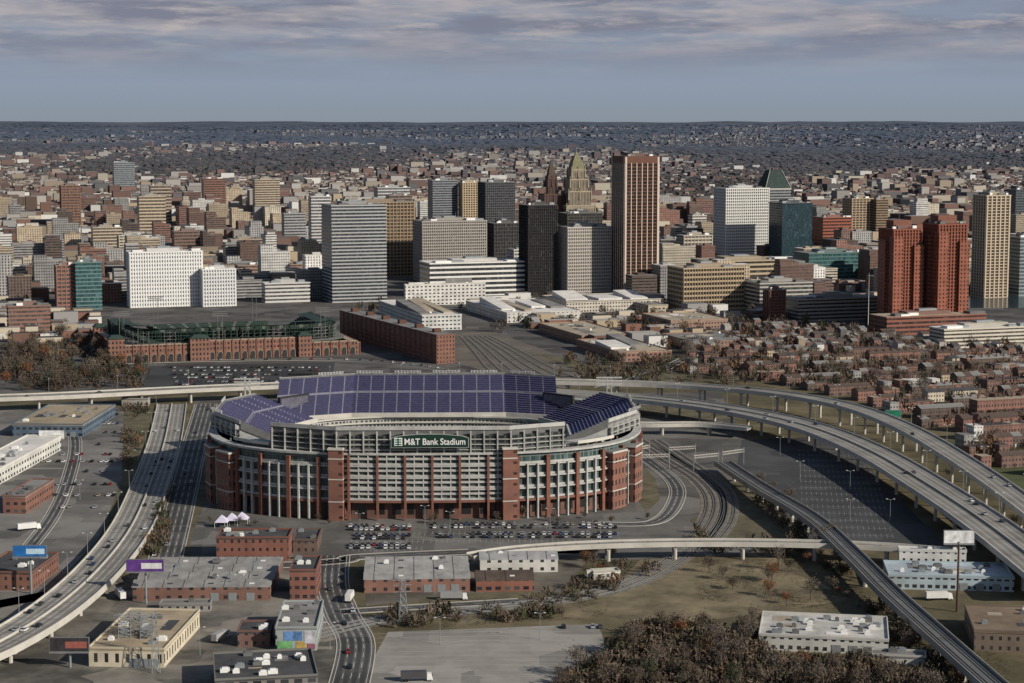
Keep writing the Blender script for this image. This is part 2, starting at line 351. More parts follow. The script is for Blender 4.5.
# ---------- buildings
anchors=[]; foot=[]
def footprint(x0,x1,yt,yb,r,rot):
    xm=(x0+x1)/2; p=Wt(xm,yb); th=rot+math.atan2(p[0],p[1]); d=p[1]*cp+(H-p[2])*sp
    E=(x1-x0)*d/F; w=E/(math.cos(th)+r*abs(math.sin(th))); dp=w*r
    back=w/2*abs(math.sin(rot))+dp/2*math.cos(rot)
    cy=p[1]+back; cx=p[0]*cy/p[1]
    a=math.atan((341.5-yt)/F)-PIT; z=H+(p[1]+2)*math.tan(a)
    g=terr(cx,cy) if p[1]>2900 else 0
    g=min(g,p[2])
    return cx,cy,g,w,dp,z-g
def hero(name,label,x0,x1,yt,yb,r,wall,glass,fl,sf,npw=0,npd=0,pw=.8,rot=GR,plant=True,roof=None,short=None,cap=0):
    cx,cy,g,w,d,h=footprint(x0,x1,yt,yb,r,rot)
    root=thing(name,label,'building',(cx,cy,g),rot); foot.append((cx,cy,max(w,d)*.52))
    if short: anchors.append(((x0+x1)/2,yb,short))
    fh=h/fl; wm=mat(wall,.8,.1,.05); gm=fac(tuple(x*.7 for x in glass),glass,1.6,fh,.85,.95,.2)
    mb=MB(); mb.box(-w/2,w/2,-d/2,d/2,0,h-.5); mb.build('glazed_wall',gm,root)
    if sf>0:
        me=MB().box(-w/2-.35,w/2+.35,-d/2-.35,d/2+.35,0,fh*sf).mesh('spandrel',wm)
        for k in range(min(fl,98)): put('spandrel',me,root,(0,0,k*fh))
    if npw:
        e=.7
        me=MB().box(-pw/2,pw/2,-e,0,0,h).mesh('pier',wm)
        for k in range(npw+1):
            x=-w/2+pw/2+(w-pw)*k/npw
            put('pier',me,root,(x,-d/2,0)); put('pier',me,root,(x,d/2+e,0))
        if npd:
            for k in range(npd+1):
                y=-d/2+pw/2+(d-pw)*k/npd
                put('pier',me,root,(-w/2,y,0),-math.pi/2); put('pier',me,root,(w/2,y,0),math.pi/2)
    MB().box(-w/2-.75,w/2+.75,-d/2-.75,d/2+.75,h-.4-cap,h+1.1,0,1).build('roof',[wm,roof or roofg],root)
    if plant:
        pm=mat(tuple(x*.6+.05 for x in wall),.8,.1)
        MB().box(-w*.25,w*.2,-d*.2,d*.3,h+1.1,h+4.5).build('rooftop_plant',pm,root)
        MB().box(-w*.1,w*.08,-d*.05,d*.2,h+4.5,h+6.5).build('rooftop_plant',steel,root)
        for k in range(4):
            s=random.uniform(.04,.09)*w; MB().box(-s,s,-s*.7,s*.7,0,random.uniform(1.5,3)).build('air_handler',random.choice([steel,white,conc_d]),root,(random.uniform(.2,.42)*w*random.choice([-1,1]),random.uniform(-.4,-.2)*d,h+1.1))
        if h>70: MB().tube((0,0,0),(0,0,random.uniform(6,14)),.25,.08).build('antenna',steel,root,(w*random.uniform(-.2,.2),0,h+5))
    return root,w,d,h
B=hero
B('tower_block','tall striped grey tower with dark right side behind the ballpark',322,387,206,303,.8,(.34,.34,.345),(.05,.06,.07),28,.42,short='the striped grey tower')
B('office_block','wide tan office block with vertical windows behind striped tower',345,415,203,278,.4,(.3,.22,.14),(.07,.06,.05),22,.3,18,6,1.0,short='the wide tan block')
B('office_block','broad grey gridded office block with flat top in mid downtown',413,487,222,282,.5,(.36,.33,.3),(.12,.12,.12),20,.4,30,12,.7,short='the broad grey block')
B('tower_block','slim dark grey tower, left of the trio on the skyline',428,458,181,262,.7,(.22,.23,.25),(.07,.08,.1),34,.4)
B('tower_block','slim tan tower, middle of the trio on the skyline',459,478,183,262,.8,(.48,.38,.26),(.1,.08,.06),34,.3,6,6,1)
B('tower_block','dark charcoal tower, right of the trio on the skyline',478,515,183,268,.8,(.1,.1,.11),(.04,.045,.05),34,.3,14,8,.5)
B('office_block','low dark office block left of the black tower',487,521,224,275,.8,(.06,.055,.055),(.04,.04,.045),14,.3,10,6,.6)
B('tower_block','black glass tower with square top beside pale gridded block',519,557,206,296,.9,(.03,.027,.027),(.025,.025,.03),30,.2,14,8,.4,short='the black tower')
B('office_block','pale grey gridded office block left of the tallest tower',556,611,228,296,.7,(.46,.42,.38),(.12,.12,.12),20,.4,24,14,.7,short='the pale gridded block')
B('tower_block','dark square roofed block rising behind pale gridded office block',558,602,214,262,.7,(.07,.065,.065),(.04,.04,.04),16,.3,12,8,.5)
rt,w1,d1,h1=B('skyscraper','tallest brown and white vertically striped skyscraper right of center',611,658,157,297,.95,(.13,.062,.043),(.03,.018,.014),40,.3,0,0,1,cap=7,short='the tallest skyscraper')
ws_=mat((.52,.44,.38),.8,.1); mp_=MB().box(-.5,.5,-.8,0,0,h1-7).mesh('light_pier',ws_); mc_=MB().box(-1.1,1.1,-.9,0,0,h1).mesh('corner_pier',ws_)
for k in range(7):
    m_,nm_=(mc_,'corner_pier') if k in(0,6) else (mp_,'light_pier'); x=(-.475+.95*k/6)
    put(nm_,m_,rt,(x*w1,-d1/2,0)); put(nm_,m_,rt,(-w1/2,x*d1,0),-math.pi/2); put(nm_,m_,rt,(w1/2,x*d1,0),math.pi/2)
B('tower_block','white gridded tower with flat roof right of tallest skyscraper',713,768,189,266,.6,(.66,.65,.62),(.1,.11,.12),26,.35,22,10,1.0,short='the white gridded tower')
B('tower_block','dark blue glass tower beside the white gridded tower',768,811,204,270,.9,(.02,.035,.045),(.02,.05,.065),26,.15,short='the dark blue tower')
B('office_block','red brick banded office block right of dark glass tower',812,851,218,256,.7,(.27,.085,.05),(.05,.03,.03),12,.5)
B('tower_block','tan and dark tower behind the red banded block',842,872,199,250,.8,(.38,.29,.19),(.06,.05,.05),20,.3,6,4,1.3)
B('tower_block','slim tan tower at the right of the paired tan towers',869,887,200,250,1,(.24,.17,.11),(.06,.05,.04),20,.4)
B('office_block','low teal glass building in front of red banded block',793,868,254,284,.5,(.09,.16,.16),(.04,.1,.105),8,.25,short='the low teal building')
B('office_block','wide tan banded office building right of the tallest skyscraper',667,744,269,311,.6,(.4,.31,.21),(.04,.035,.03),9,.4,22,10,.5,roof=rooft,short='the wide tan banded office')
B('office_block','tan low office with dark window bands behind the wide one',690,792,262,290,.5,(.4,.32,.22),(.05,.045,.04),6,.45,roof=rooft)
B('office_block','pale low block with flat roof left of brown brick tower',744,812,284,312,.6,(.38,.36,.32),(.07,.08,.09),7,.4)
B('apartment_block','small dark brown brick tower in front of low blocks',763,785,291,324,.8,(.14,.06,.045),(.04,.03,.03),11,.4,4,3,1)
B('office_block','long pale block with window rows near the harbor',785,880,300,322,.3,(.36,.32,.27),(.07,.06,.06),6,.5)
B('apartment_tower','tall beige tower with corner piers near right edge',971,1007,196,298,.9,(.46,.38,.28),(.07,.055,.045),34,.25,5,5,1.8,short='the tall beige tower')
B('office_block','grey green glass block cut by the right edge',1005,1045,238,296,.8,(.22,.25,.26),(.08,.11,.12),16,.4)
B('tower_block','dark distant tower at the far right edge',1007,1030,190,232,.8,(.1,.11,.13),(.05,.06,.07),16,.3)
B('office_block','small white gridded block in front of the broad grey block',507,548,250,284,.6,(.55,.53,.49),(.12,.12,.12),10,.4,14,8,.6)
B('convention_hall','long white hall with dark ribbon windows in mid downtown',419,531,264,298,.35,(.64,.63,.6),(.05,.055,.06),7,.42,roof=roofw,short='the long white hall')
B('hotel','broad white hotel slab with rows of square windows',128,203,253,308,.3,(.66,.66,.65),(.2,.22,.25),14,.45,28,7,1.5,roof=roofw,short='the broad white hotel')
B('hotel_wing','lower white wing joined to right of the hotel slab',200,236,270,307,.6,(.6,.6,.6),(.2,.22,.25),10,.45,12,7,1.3,roof=roofw)
B('apartment_block','teal glass apartment block at left beside brick building',75,102,263,310,.7,(.12,.19,.19),(.04,.1,.11),12,.3,short='the teal apartment block')
B('apartment_block','brick block with white floors left of teal glass block',56,76,266,310,.8,(.25,.13,.1),(.1,.09,.09),11,.4,4,4,1)
B('tower_block','tall narrow red brick tower far left of the skyline',61,81,186,230,.8,(.22,.12,.09),(.1,.08,.07),16,.4,5,4,.8)
B('tower_block','red brick slab tower behind left of downtown',202,226,179,212,.6,(.22,.11,.09),(.09,.07,.06),14,.4)
B('tower_block','cream narrow tower behind left of downtown',253,280,180,215,.5,(.42,.35,.27),(.12,.1,.08),15,.4)
B('tower_block','white narrow tower left of striped grey tower',309,331,197,260,.7,(.5,.49,.48),(.12,.12,.13),20,.4)
B('tower_block','cream hospital block with stepped roof left of downtown',138,166,197,240,.6,(.42,.35,.26),(.12,.1,.08),13,.45)
B('tower_block','grey twin topped tower far left near horizon',113,135,163,190,.6,(.23,.25,.28),(.1,.11,.12),14,.4)
B('tower_block','cream slab with dark top left behind grey block',150,172,186,232,.6,(.33,.28,.22),(.1,.08,.07),14,.4)
B('office_block','wide low brick and white block left of striped tower',232,322,266,284,.4,(.28,.18,.13),(.12,.1,.1),5,.5)
B('office_block','white low office in front of the striped tower',262,310,284,303,.4,(.5,.49,.47),(.1,.1,.1),5,.5,roof=roofw)
B('office_block','tan mid-rise left of the striped tower behind hotel wing',228,262,240,270,.6,(.36,.28,.2),(.1,.08,.07),8,.45)
B('office_block','brown brick mid-rise right behind the broad white hotel',172,206,232,258,.6,(.2,.12,.1),(.09,.08,.07),8,.45)
B('office_block','grey mid-rise with dark windows between broad grey and black blocks',440,470,214,245,.6,(.26,.26,.27),(.08,.08,.08),12,.4)
B('office_block','brown mid-rise with flat top between striped tower and tan block',386,412,196,240,.6,(.2,.16,.13),(.07,.06,.06),14,.4)
B('office_block','white topped mid-rise behind left of the wide tan block',374,410,188,232,.5,(.42,.42,.42),(.1,.1,.11),14,.45)
B('office_block','beige mid-rise between the tallest skyscraper and white gridded tower',676,712,236,272,.6,(.44,.39,.32),(.1,.09,.09),10,.45,8,6,.8)
B('office_block','grey mid-rise directly right of the tallest skyscraper',655,680,240,270,.7,(.26,.25,.24),(.08,.08,.08),9,.4)
B('office_block','pale narrow mid-rise left of the white gridded tower',688,706,216,244,.7,(.5,.47,.42),(.1,.1,.1),9,.5)
B('office_block','tan mid-rise at the left, second row behind the teal block',92,122,228,256,.6,(.4,.33,.25),(.1,.09,.08),9,.45)
B('office_block','cream gridded mid-rise left of the broad white hotel roof',118,142,236,262,.6,(.48,.43,.35),(.1,.09,.08),9,.45,6,4,.8)
B('office_block','grey slab mid-rise right of the cream narrow tower',282,306,214,248,.6,(.3,.3,.31),(.09,.09,.1),12,.45)
B('apartment_block','small brick apartment block at the left edge',8,50,307,336,.6,(.22,.12,.09),(.12,.1,.1),7,.5)
B('apartment_block','cream low apartment row near the right edge',930,1040,330,349,.25,(.52,.48,.41),(.1,.09,.08),5,.5,roof=roofw)
def stepped(name,label,tiers,wall,glass,roofmat,x,yb,ytops,ws,apex,rot=GR,short=None):
    cx,cy,g,w,d,h=footprint(x-ws[0]/2,x+ws[0]/2,ytops[0],yb,.9,rot); sc=w/ws[0]
    root=thing(name,label,'tower',(cx,cy,g),rot); foot.append((cx,cy,w*.8)); z=0
    if short: anchors.append((x,yb,short))
    for yt,wp in zip(ytops,ws):
        a=math.atan((341.5-yt)/F)-PIT; z1=H+cy*math.tan(a)-g; ww=wp*sc
        MB().box(-ww/2,ww/2,-ww*.45,ww*.45,z,z1,0,1).build('tower_stage',[fac(wall,glass,2.6,60,.45,.92),mat(wall)],root)
        MB().box(-ww/2-.5,ww/2+.5,-ww*.45-.5,ww*.45+.5,z1-1.5,z1+.5).build('stage_cornice',mat(tuple(c*1.2 for c in wall)),root)
        for sx_ in(-1,0,1):
            for sy in(-1,1): MB().frus(2.6,2.6,max(0,z1-14),z1+4.5,.4).build('corner_pinnacle',mat(wall),root,(sx_*(ww/2),sy*ww*.45,0))
        z=z1
    a=math.atan((341.5-apex)/F)-PIT; z2=H+cy*math.tan(a)-g; zm=z+(z2-z)*.5
    MB().frus(ww*.95,ww*.85,z+.5,zm,.7).build('roof_shoulder',roofmat,root)
    MB().frus(ww*.95*.66,ww*.85*.66,zm,z2,.12).build('spire_roof',roofmat,root)
    MB().tube((0,0,z2),(0,0,z2+8),.5,.15).build('finial',steel,root)
stepped('art_deco_tower','stepped stone tower with steep green and gold pyramid roof',4,(.26,.22,.165),(.05,.045,.04),mat((.13,.135,.085),.7,.3,.3,c2=(.22,.2,.11)),576,250,[205,191,179,169],[38,30,24,18],152,short='the stepped stone tower')
stepped('brick_tower','dark brown stepped brick tower left of the stone tower',3,(.085,.046,.038),(.03,.025,.025),roofbr,551,250,[209,194,178],[36,25,11],160)
B('tower_block','grey tower body under the green pyramid crown',755,790,190,240,.8,(.28,.28,.29),(.06,.07,.08),18,.35,plant=False)
cx,cy,g,w_,d_,h_=footprint(755,790,190,240,.8,GR)
ro=thing('pyramid_crown','truncated dark green pyramid crown on the grey tower','roof',(cx,cy,g+h_+1.2),GR)
MB().frus(w_,d_,0,33,.45).build('crown_slope',fac((.02,.045,.04),(.008,.02,.018),3,2.6,.8,.6,.8),ro); MB().frus(w_*1.02,d_*1.02,-.05,1.4,1).build('crown_base',conc_l,ro)
for s in(-1,1): MB().tube((s*w_*.51,-d_*.51,1),(s*w_*.23,-d_*.23,33.5),.5).build('crown_rib',conc_l,ro)
MB().tube((0,0,33),(0,0,42),.3,.1).build('mast',steel,ro)
for lab,a,b,yt,yb in[('red brick tower, left one of the harborside cluster',877,919,230,331),('red brick tower, recessed middle of the harborside cluster',896,952,234,325),('red brick tower, right one of the harborside cluster',921,964,225,331)]:
    rt,w1,d1,h1=B('apartment_tower',lab,a,b,yt,yb,.9,(.22,.072,.046),(.03,.016,.014),30,.3,9,9,1.5,short='the red brick towers' if a==896 else None,roof=brick_d)
    bm=fac((.25,.082,.05),(.04,.02,.018),4,4,.4,.5)
    MB().box(-w1*.54,-w1*.2,-d1*.62,-d1*.3,0,h1*.93).build('stepped_bay',bm,rt); MB().box(w1*.2,w1*.54,-d1*.62,-d1*.3,0,h1*.85).build('stepped_bay',bm,rt)
    MB().box(-w1*.62,-w1*.4,-d1*.2,d1*.3,0,h1*.9).build('stepped_bay',bm,rt)
    MB().box(-w1*.3,w1*.35,-d1*.1,d1*.4,h1+1,h1+9).build('roof_house',brick,rt)
B('podium_block','low red brick podium at foot of the red harborside towers',870,985,318,336,.3,(.22,.09,.065),(.06,.04,.04),4,.5,roof=rooft)
# low buildings: yt is the far edge of the roof, h metres high
def lowb(name,label,x0,x1,yt,yb,h,wall,rf,rot=GR,kind='flat',win=None,units=2,pv=4,cat='building',door=False,mon=0):
    xm=(x0+x1)/2; p=W(xm,yb); a=math.atan((341.5-yt)/F)-PIT; yfar=(h-H)/math.tan(a)
    tot=max(8,yfar-p[1]); d0=p[1]*cp+H*sp; E=(x1-x0)*d0/F; th=rot+math.atan2(p[0],p[1])
    A=np.array([[abs(math.sin(rot)),math.cos(rot)],[math.cos(th),abs(math.sin(th))]]); w,d=np.linalg.solve(A,[tot,E]); 
    if d<6: d=6;w=(E-d*abs(math.sin(th)))/math.cos(th)
    w=max(float(w),5); d=float(d); cy=p[1]+(w*abs(math.sin(rot))+d*math.cos(rot))/2; cx=p[0]*cy/p[1]
    root=thing(name,label,cat,(cx,cy,0),rot); foot.append((cx,cy,max(w,d)*.5))
    wm=fac(wall,win or (.04,.04,.045),random.choice([3.4,5,4.2]),pv,random.choice([.35,.5,.6]),.4)
    MB().box(-w/2,w/2,-d/2,d/2,0,h).build('wall',wm,root)
    if kind=='flat':
        MB().box(-w/2-.2,w/2+.2,-d/2-.2,d/2+.2,h-.3,h+.25,0,0).build('roof',rf,root)
        pm=mat(tuple(x*.9 for x in wall),.85,.1)
        for a0,a1,b0,b1 in((-w/2-.25,w/2+.25,-d/2-.25,-d/2+.2),(-w/2-.25,w/2+.25,d/2-.2,d/2+.25),(-w/2-.25,-w/2+.2,-d/2+.2,d/2-.2),(w/2-.2,w/2+.25,-d/2+.2,d/2-.2)):
            MB().box(a0,a1,b0,b1,h+.25,h+1).build('parapet',pm,root)
        if w>25:
            for i in range(4):
                ux=random.uniform(-.42,.25)*w; uy=random.uniform(-.4,.2)*d
                MB().box(ux,ux+w*random.uniform(.08,.2),uy,uy+d*random.uniform(.1,.3),h+.26,h+.3+i*.02).build('roof_patch',random.choice([roofd,roofg,rooft,roofw]),root)
        xx=-w*.46
        for k in range(mon):
            uw=w*.92/mon*random.uniform(.45,.95); ux=xx+random.uniform(0,.03)*w; xx+=w*.92/mon; m_=MB(); z0,z1=h+.3+random.uniform(0,1.5),h+random.uniform(2,8); y0,y1=-d*random.uniform(.05,.46),d*random.uniform(.1,.46)
            a_=[(ux,y0,h+.2),(ux+uw,y0,h+.2),(ux+uw,y0,z0+.8),(ux,y0,z0+.8)]; b_=[(ux,y1,h+.2),(ux+uw,y1,h+.2),(ux+uw,y1,z1),(ux,y1,z1)]
            m_.face(a_); m_.face(b_[::-1])
            for i in range(4): j=(i+1)%4; m_.face([a_[j],a_[i],b_[i],b_[j]])
            m_.build('sloping_roof',random.choice([roofw,roofw,roofg,rooft]),root)
    else:
        nb=max(1,int(kind[1:])) if len(kind)>1 else 1
        for i in range(nb):
            y0=-d/2+d*i/nb; y1=y0+d/nb; ym=(y0+y1)/2; rh=(y1-y0)*.13
            m_=MB(); x_=w/2+.3
            m_.face([(-x_,y0,h),(x_,y0,h),(x_,ym,h+rh),(-x_,ym,h+rh)]); m_.face([(-x_,ym,h+rh),(x_,ym,h+rh),(x_,y1,h),(-x_,y1,h)])
            m_.face([(-x_,y1,h),(-x_,y0,h),(-x_,ym,h+rh)]); m_.face([(x_,y0,h),(x_,y1,h),(x_,ym,h+rh)])
            m_.build('roof',rf,root)
            for q in range(int(w/9)): 
                MB().box(-.05,.05,0,(ym-y0)*.98,0,.12).build('roof_seam',roofd,root,(-w/2+4.5+q*9,y0+.1,h+.1)).rotation_euler=(math.atan2(rh,ym-y0),0,0)
                if q%2: MB().box(-1.1,1.1,0,2.2,0,.35).build('skylight',random.choice([white,roofd,steel]),root,(-w/2+4.5+q*9+3,y0+(ym-y0)*.4,h+rh*.4))
    for i in range(units):
        ux=random.uniform(-.42,.42)*w; uy=random.uniform(-.4,.4)*d; s=random.uniform(.8,1.9)
        mm=MB().box(-s,s,-s*.7,s*.7,0,1.4); mm.box(-s*.6,s*.6,-s*.4,s*.4,1.4,1.8); mm.build('rooftop_unit',random.choice([steel,white,conc_d]),root,(ux,uy,h+.25 if kind=='flat' else h+d/ (int(kind[1:]) if len(kind)>1 else 1)*.05))
    if door:
        for k in range(3): MB().box(-1.8,1.8,-.15,0,0,3.5).build('loading_door',steel,root,(w*(.1+.13*k),-d/2,0))
    return root,w,d,h
lw=lambda *a,**k:lowb(*a,**k)
lw('convention_center','white stepped convention center with glass front by brick warehouse',376,462,300,331,15,(.52,.51,.49),roofw,units=10,win=(.06,.1,.11),mon=3)
lw('convention_center','white upper hall of the convention center with pale roof',404,486,288,306,24,(.55,.54,.51),roofw,units=8,mon=2)
lw('convention_center','long low white hall reaching right from convention center',462,582,299,323,10,(.5,.48,.45),roofw,units=12,mon=4)
lw('convention_center','farther long pale hall below the pale gridded block',540,665,293,313,12,(.48,.44,.38),roofg,units=12,mon=3)
lw('arena_hall','tan flat roofed hall in front of the tallest skyscraper',536,632,322,345,8,(.3,.18,.13),rooft,units=7)
lw('school_building','low brick hall with pale roof beside the rail yard',574,672,338,362,8,(.25,.14,.105),rooft,units=10,mon=2)
lw('low_block','tan low block under the tallest skyscraper',612,668,297,314,9,(.42,.36,.27),roofg,units=3)
lw('low_block','brick low block with tan roof right of brick hall',640,728,312,330,9,(.28,.18,.14),rooft,units=5)
lw('low_block','long tan market building right of the rail yard',660,752,332,350,7,(.25,.15,.11),roofg,units=4)
lw('warehouse','long grey roofed brick warehouse in front of stadium left',133,288,557,601,6,(.18,.095,.073),mat((.22,.215,.21),.7,.35,.15),rot=R(1),kind='g4',units=6,door=True)
lw('brick_building','three storey brick building with flat roof behind warehouse',217,293,530,561,11,(.19,.08,.058),roofd,rot=R(1),units=6)
lw('brick_building','tall brick block joined to right end of warehouse',290,322,557,600,13,(.2,.085,.063),roofd,rot=R(1),units=3)
lw('brick_building','brown low shed beside three storey brick building',293,322,530,553,6,(.13,.085,.068),roofd,rot=R(1),units=2)
lw('warehouse','grey roofed brick workshop with arched bays right of street',364,470,556,593,6,(.21,.11,.085),mat((.26,.255,.25),.7,.35,.15),rot=R(3),kind='g3',units=5,door=True)
lw('workshop','red brick shed with long roof right of workshop',474,534,570,592,5,(.21,.088,.062),roofbr,rot=R(3),kind='g',units=0)
lw('workshop','white low warehouse under the thin overpass',478,558,551,573,6,(.5,.49,.46),mat((.3,.3,.3),.7,.25,.2),rot=R(3),kind='g',units=2)
lw('substation_building','cream flat roofed building with steel racks on its roof',90,204,610,668,7,(.53,.47,.36),mat((.32,.26,.18),.9,.35,.08),rot=R(-4),units=12,pv=9,door=True)
mr_,mw,md,mh=lw('low_building','grey green low building with a coloured mural wall beside lower street',276,325,602,651,9,(.3,.33,.33),roofg,rot=R(2),units=7,door=False)
for k,(c,a,b,z0,z1) in enumerate([((.12,.3,.12),-.46,-.1,.5,4),((.1,.2,.4),-.3,.15,4.2,8),((.5,.35,.1),.0,.25,1,3.8),((.45,.45,.5),.2,.46,3,8.2),((.3,.1,.15),.28,.45,.5,2.8)]): MB().box(a*mw,b*mw,-md/2-.1-.02*k,-md/2,z0,z1).build('mural_panel',mat(c,.8,.5,.4),mr_)
lw('low_building','dark roofed building at the bottom left of center',212,318,650,700,7,(.17,.165,.155),roofd,rot=R(10),units=14)
lw('low_building','small brick shed between dark roofs lower left',238,274,622,647,6,(.17,.095,.082),roofd,rot=R(2),units=3)
lw('low_building','small grey shed beside the lower left highway bridge',160,212,603,612,3,(.24,.23,.22),roofg,rot=R(2),units=1)
lw('store_building','blue walled building with wide tan roof at left edge',14,118,405,437,8,(.08,.12,.17),mat((.3,.245,.17),.9,.3,.06),rot=R(-2),units=10,door=True)
lw('warehouse','white flat roofed warehouse at the left edge',-40,66,436,487,9,(.52,.52,.49),roofw,rot=R(-4),units=14)
lw('brick_building','brick building with grey roof at left edge, upper one',4,55,480,514,9,(.19,.09,.067),roofg,rot=R(-4),units=5)
lw('brick_building','brick building at left edge behind the highway bridge, lower one',-20,60,553,591,8,(.19,.09,.067),roofd,rot=R(-4),units=8)
lw('low_building','pale small office beside white warehouse left edge',122,150,398,406,5,(.33,.31,.28),roofg,rot=R(-2),units=1)
lw('commercial_building','white and light blue low building at lower right',882,1012,562,592,6,(.37,.45,.49),mat((.36,.41,.45),.8,.35,.06),rot=R(-6),units=12,door=True)
lw('commercial_building','white upper block on the light blue building',898,965,548,573,10,(.6,.6,.58),roofw,rot=R(-6),units=5)
lw('commercial_building','white flat roofed workshop among trees lower right',759,888,613,656,6,(.52,.51,.48),mat((.42,.41,.385),.8,.4,.08),rot=R(-10),units=26,door=True)
lw('commercial_building','brown roofed warehouse cut by the right edge',962,1075,606,655,8,(.17,.13,.1),mat((.18,.135,.095),.9,.3,.08),rot=R(-8),units=5)
lw('commercial_building','small white shed below the light rail bridge',872,925,650,671,5,(.45,.44,.41),roofg,rot=R(-10),units=3)
lw('trailer_row','low pale trailer beside the railway tracks',590,620,572,580,3,(.4,.38,.33),roofw,rot=R(14),units=0)
def longwh():
    a=W(455,363); b=W(356,335)
    dx,dy=b[0]-a[0],b[1]-a[1]; Lg=math.hypot(dx,dy); ang=math.atan2(dy,dx)-math.pi/2
    root=thing('brick_warehouse','very long brick warehouse with rows of windows beside the ballpark','building',a,ang)
    h=25; wd=17
    MB().box(-wd,0,0,Lg,0,h).build('wall',fac((.2,.095,.068),(.04,.035,.035),3,3.6,.4,.5),root)
    MB().box(-wd-.3,.3,-.3,Lg+.3,h-.01,h+.7,0,1).build('roof',[brick,roofg],root)
    for k in range(20): MB().box(-wd-.5,-wd,0,.9,0,h-.1).build('buttress',brick,root,(0,k*Lg/20,0))
    for k in range(6): MB().box(-wd*.7,-wd*.3,-2.5,2.5,h+.7,h+4).build('roof_house',brick_d,root,(0,(k+.5)*Lg/6,0))
    for k in range(9): foot.append((a[0]+dx*k/8,a[1]+dy*k/8,24))
longwh()
class Bowl:
    def __init__(s,cx,cy,a,b,n,rz=0): s.a,s.b,s.n=a,b,n; s.cx,s.cy=cx,cy
    def p(s,th,off):
        a,b=s.a+off,s.b+off; c,q=math.cos(R(th)),math.sin(R(th)); r=(abs(c/a)**s.n+abs(q/b)**s.n)**(-1/s.n); return r*c,r*q
    def sweep(s,mb,t0,t1,prof,mf,step=2.5,pf=None):
        pf=pf or s.p
        n=max(1,int(round((t1-t0)/step))); k=len(mb.v); q=len(prof)
        for i in range(n+1):
            th=t0+(t1-t0)*i/n
            for off,z in prof: x,y=pf(th,off); mb.v.append((x,y,z))
        for i in range(n):
            for e in range(q):
                f=(e+1)%q; a=k+i*q; mb.f.append((a+e,a+q+e,a+q+f,a+f)); mb.m.append(mf(e,i))
        if abs((t1-t0)-360)>.1:
            mb.f.append(tuple(k+e for e in range(q))); mb.m.append(mf(-1,0)); mb.f.append(tuple(k+n*q+e for e in range(q-1,-1,-1))); mb.m.append(mf(-1,0))
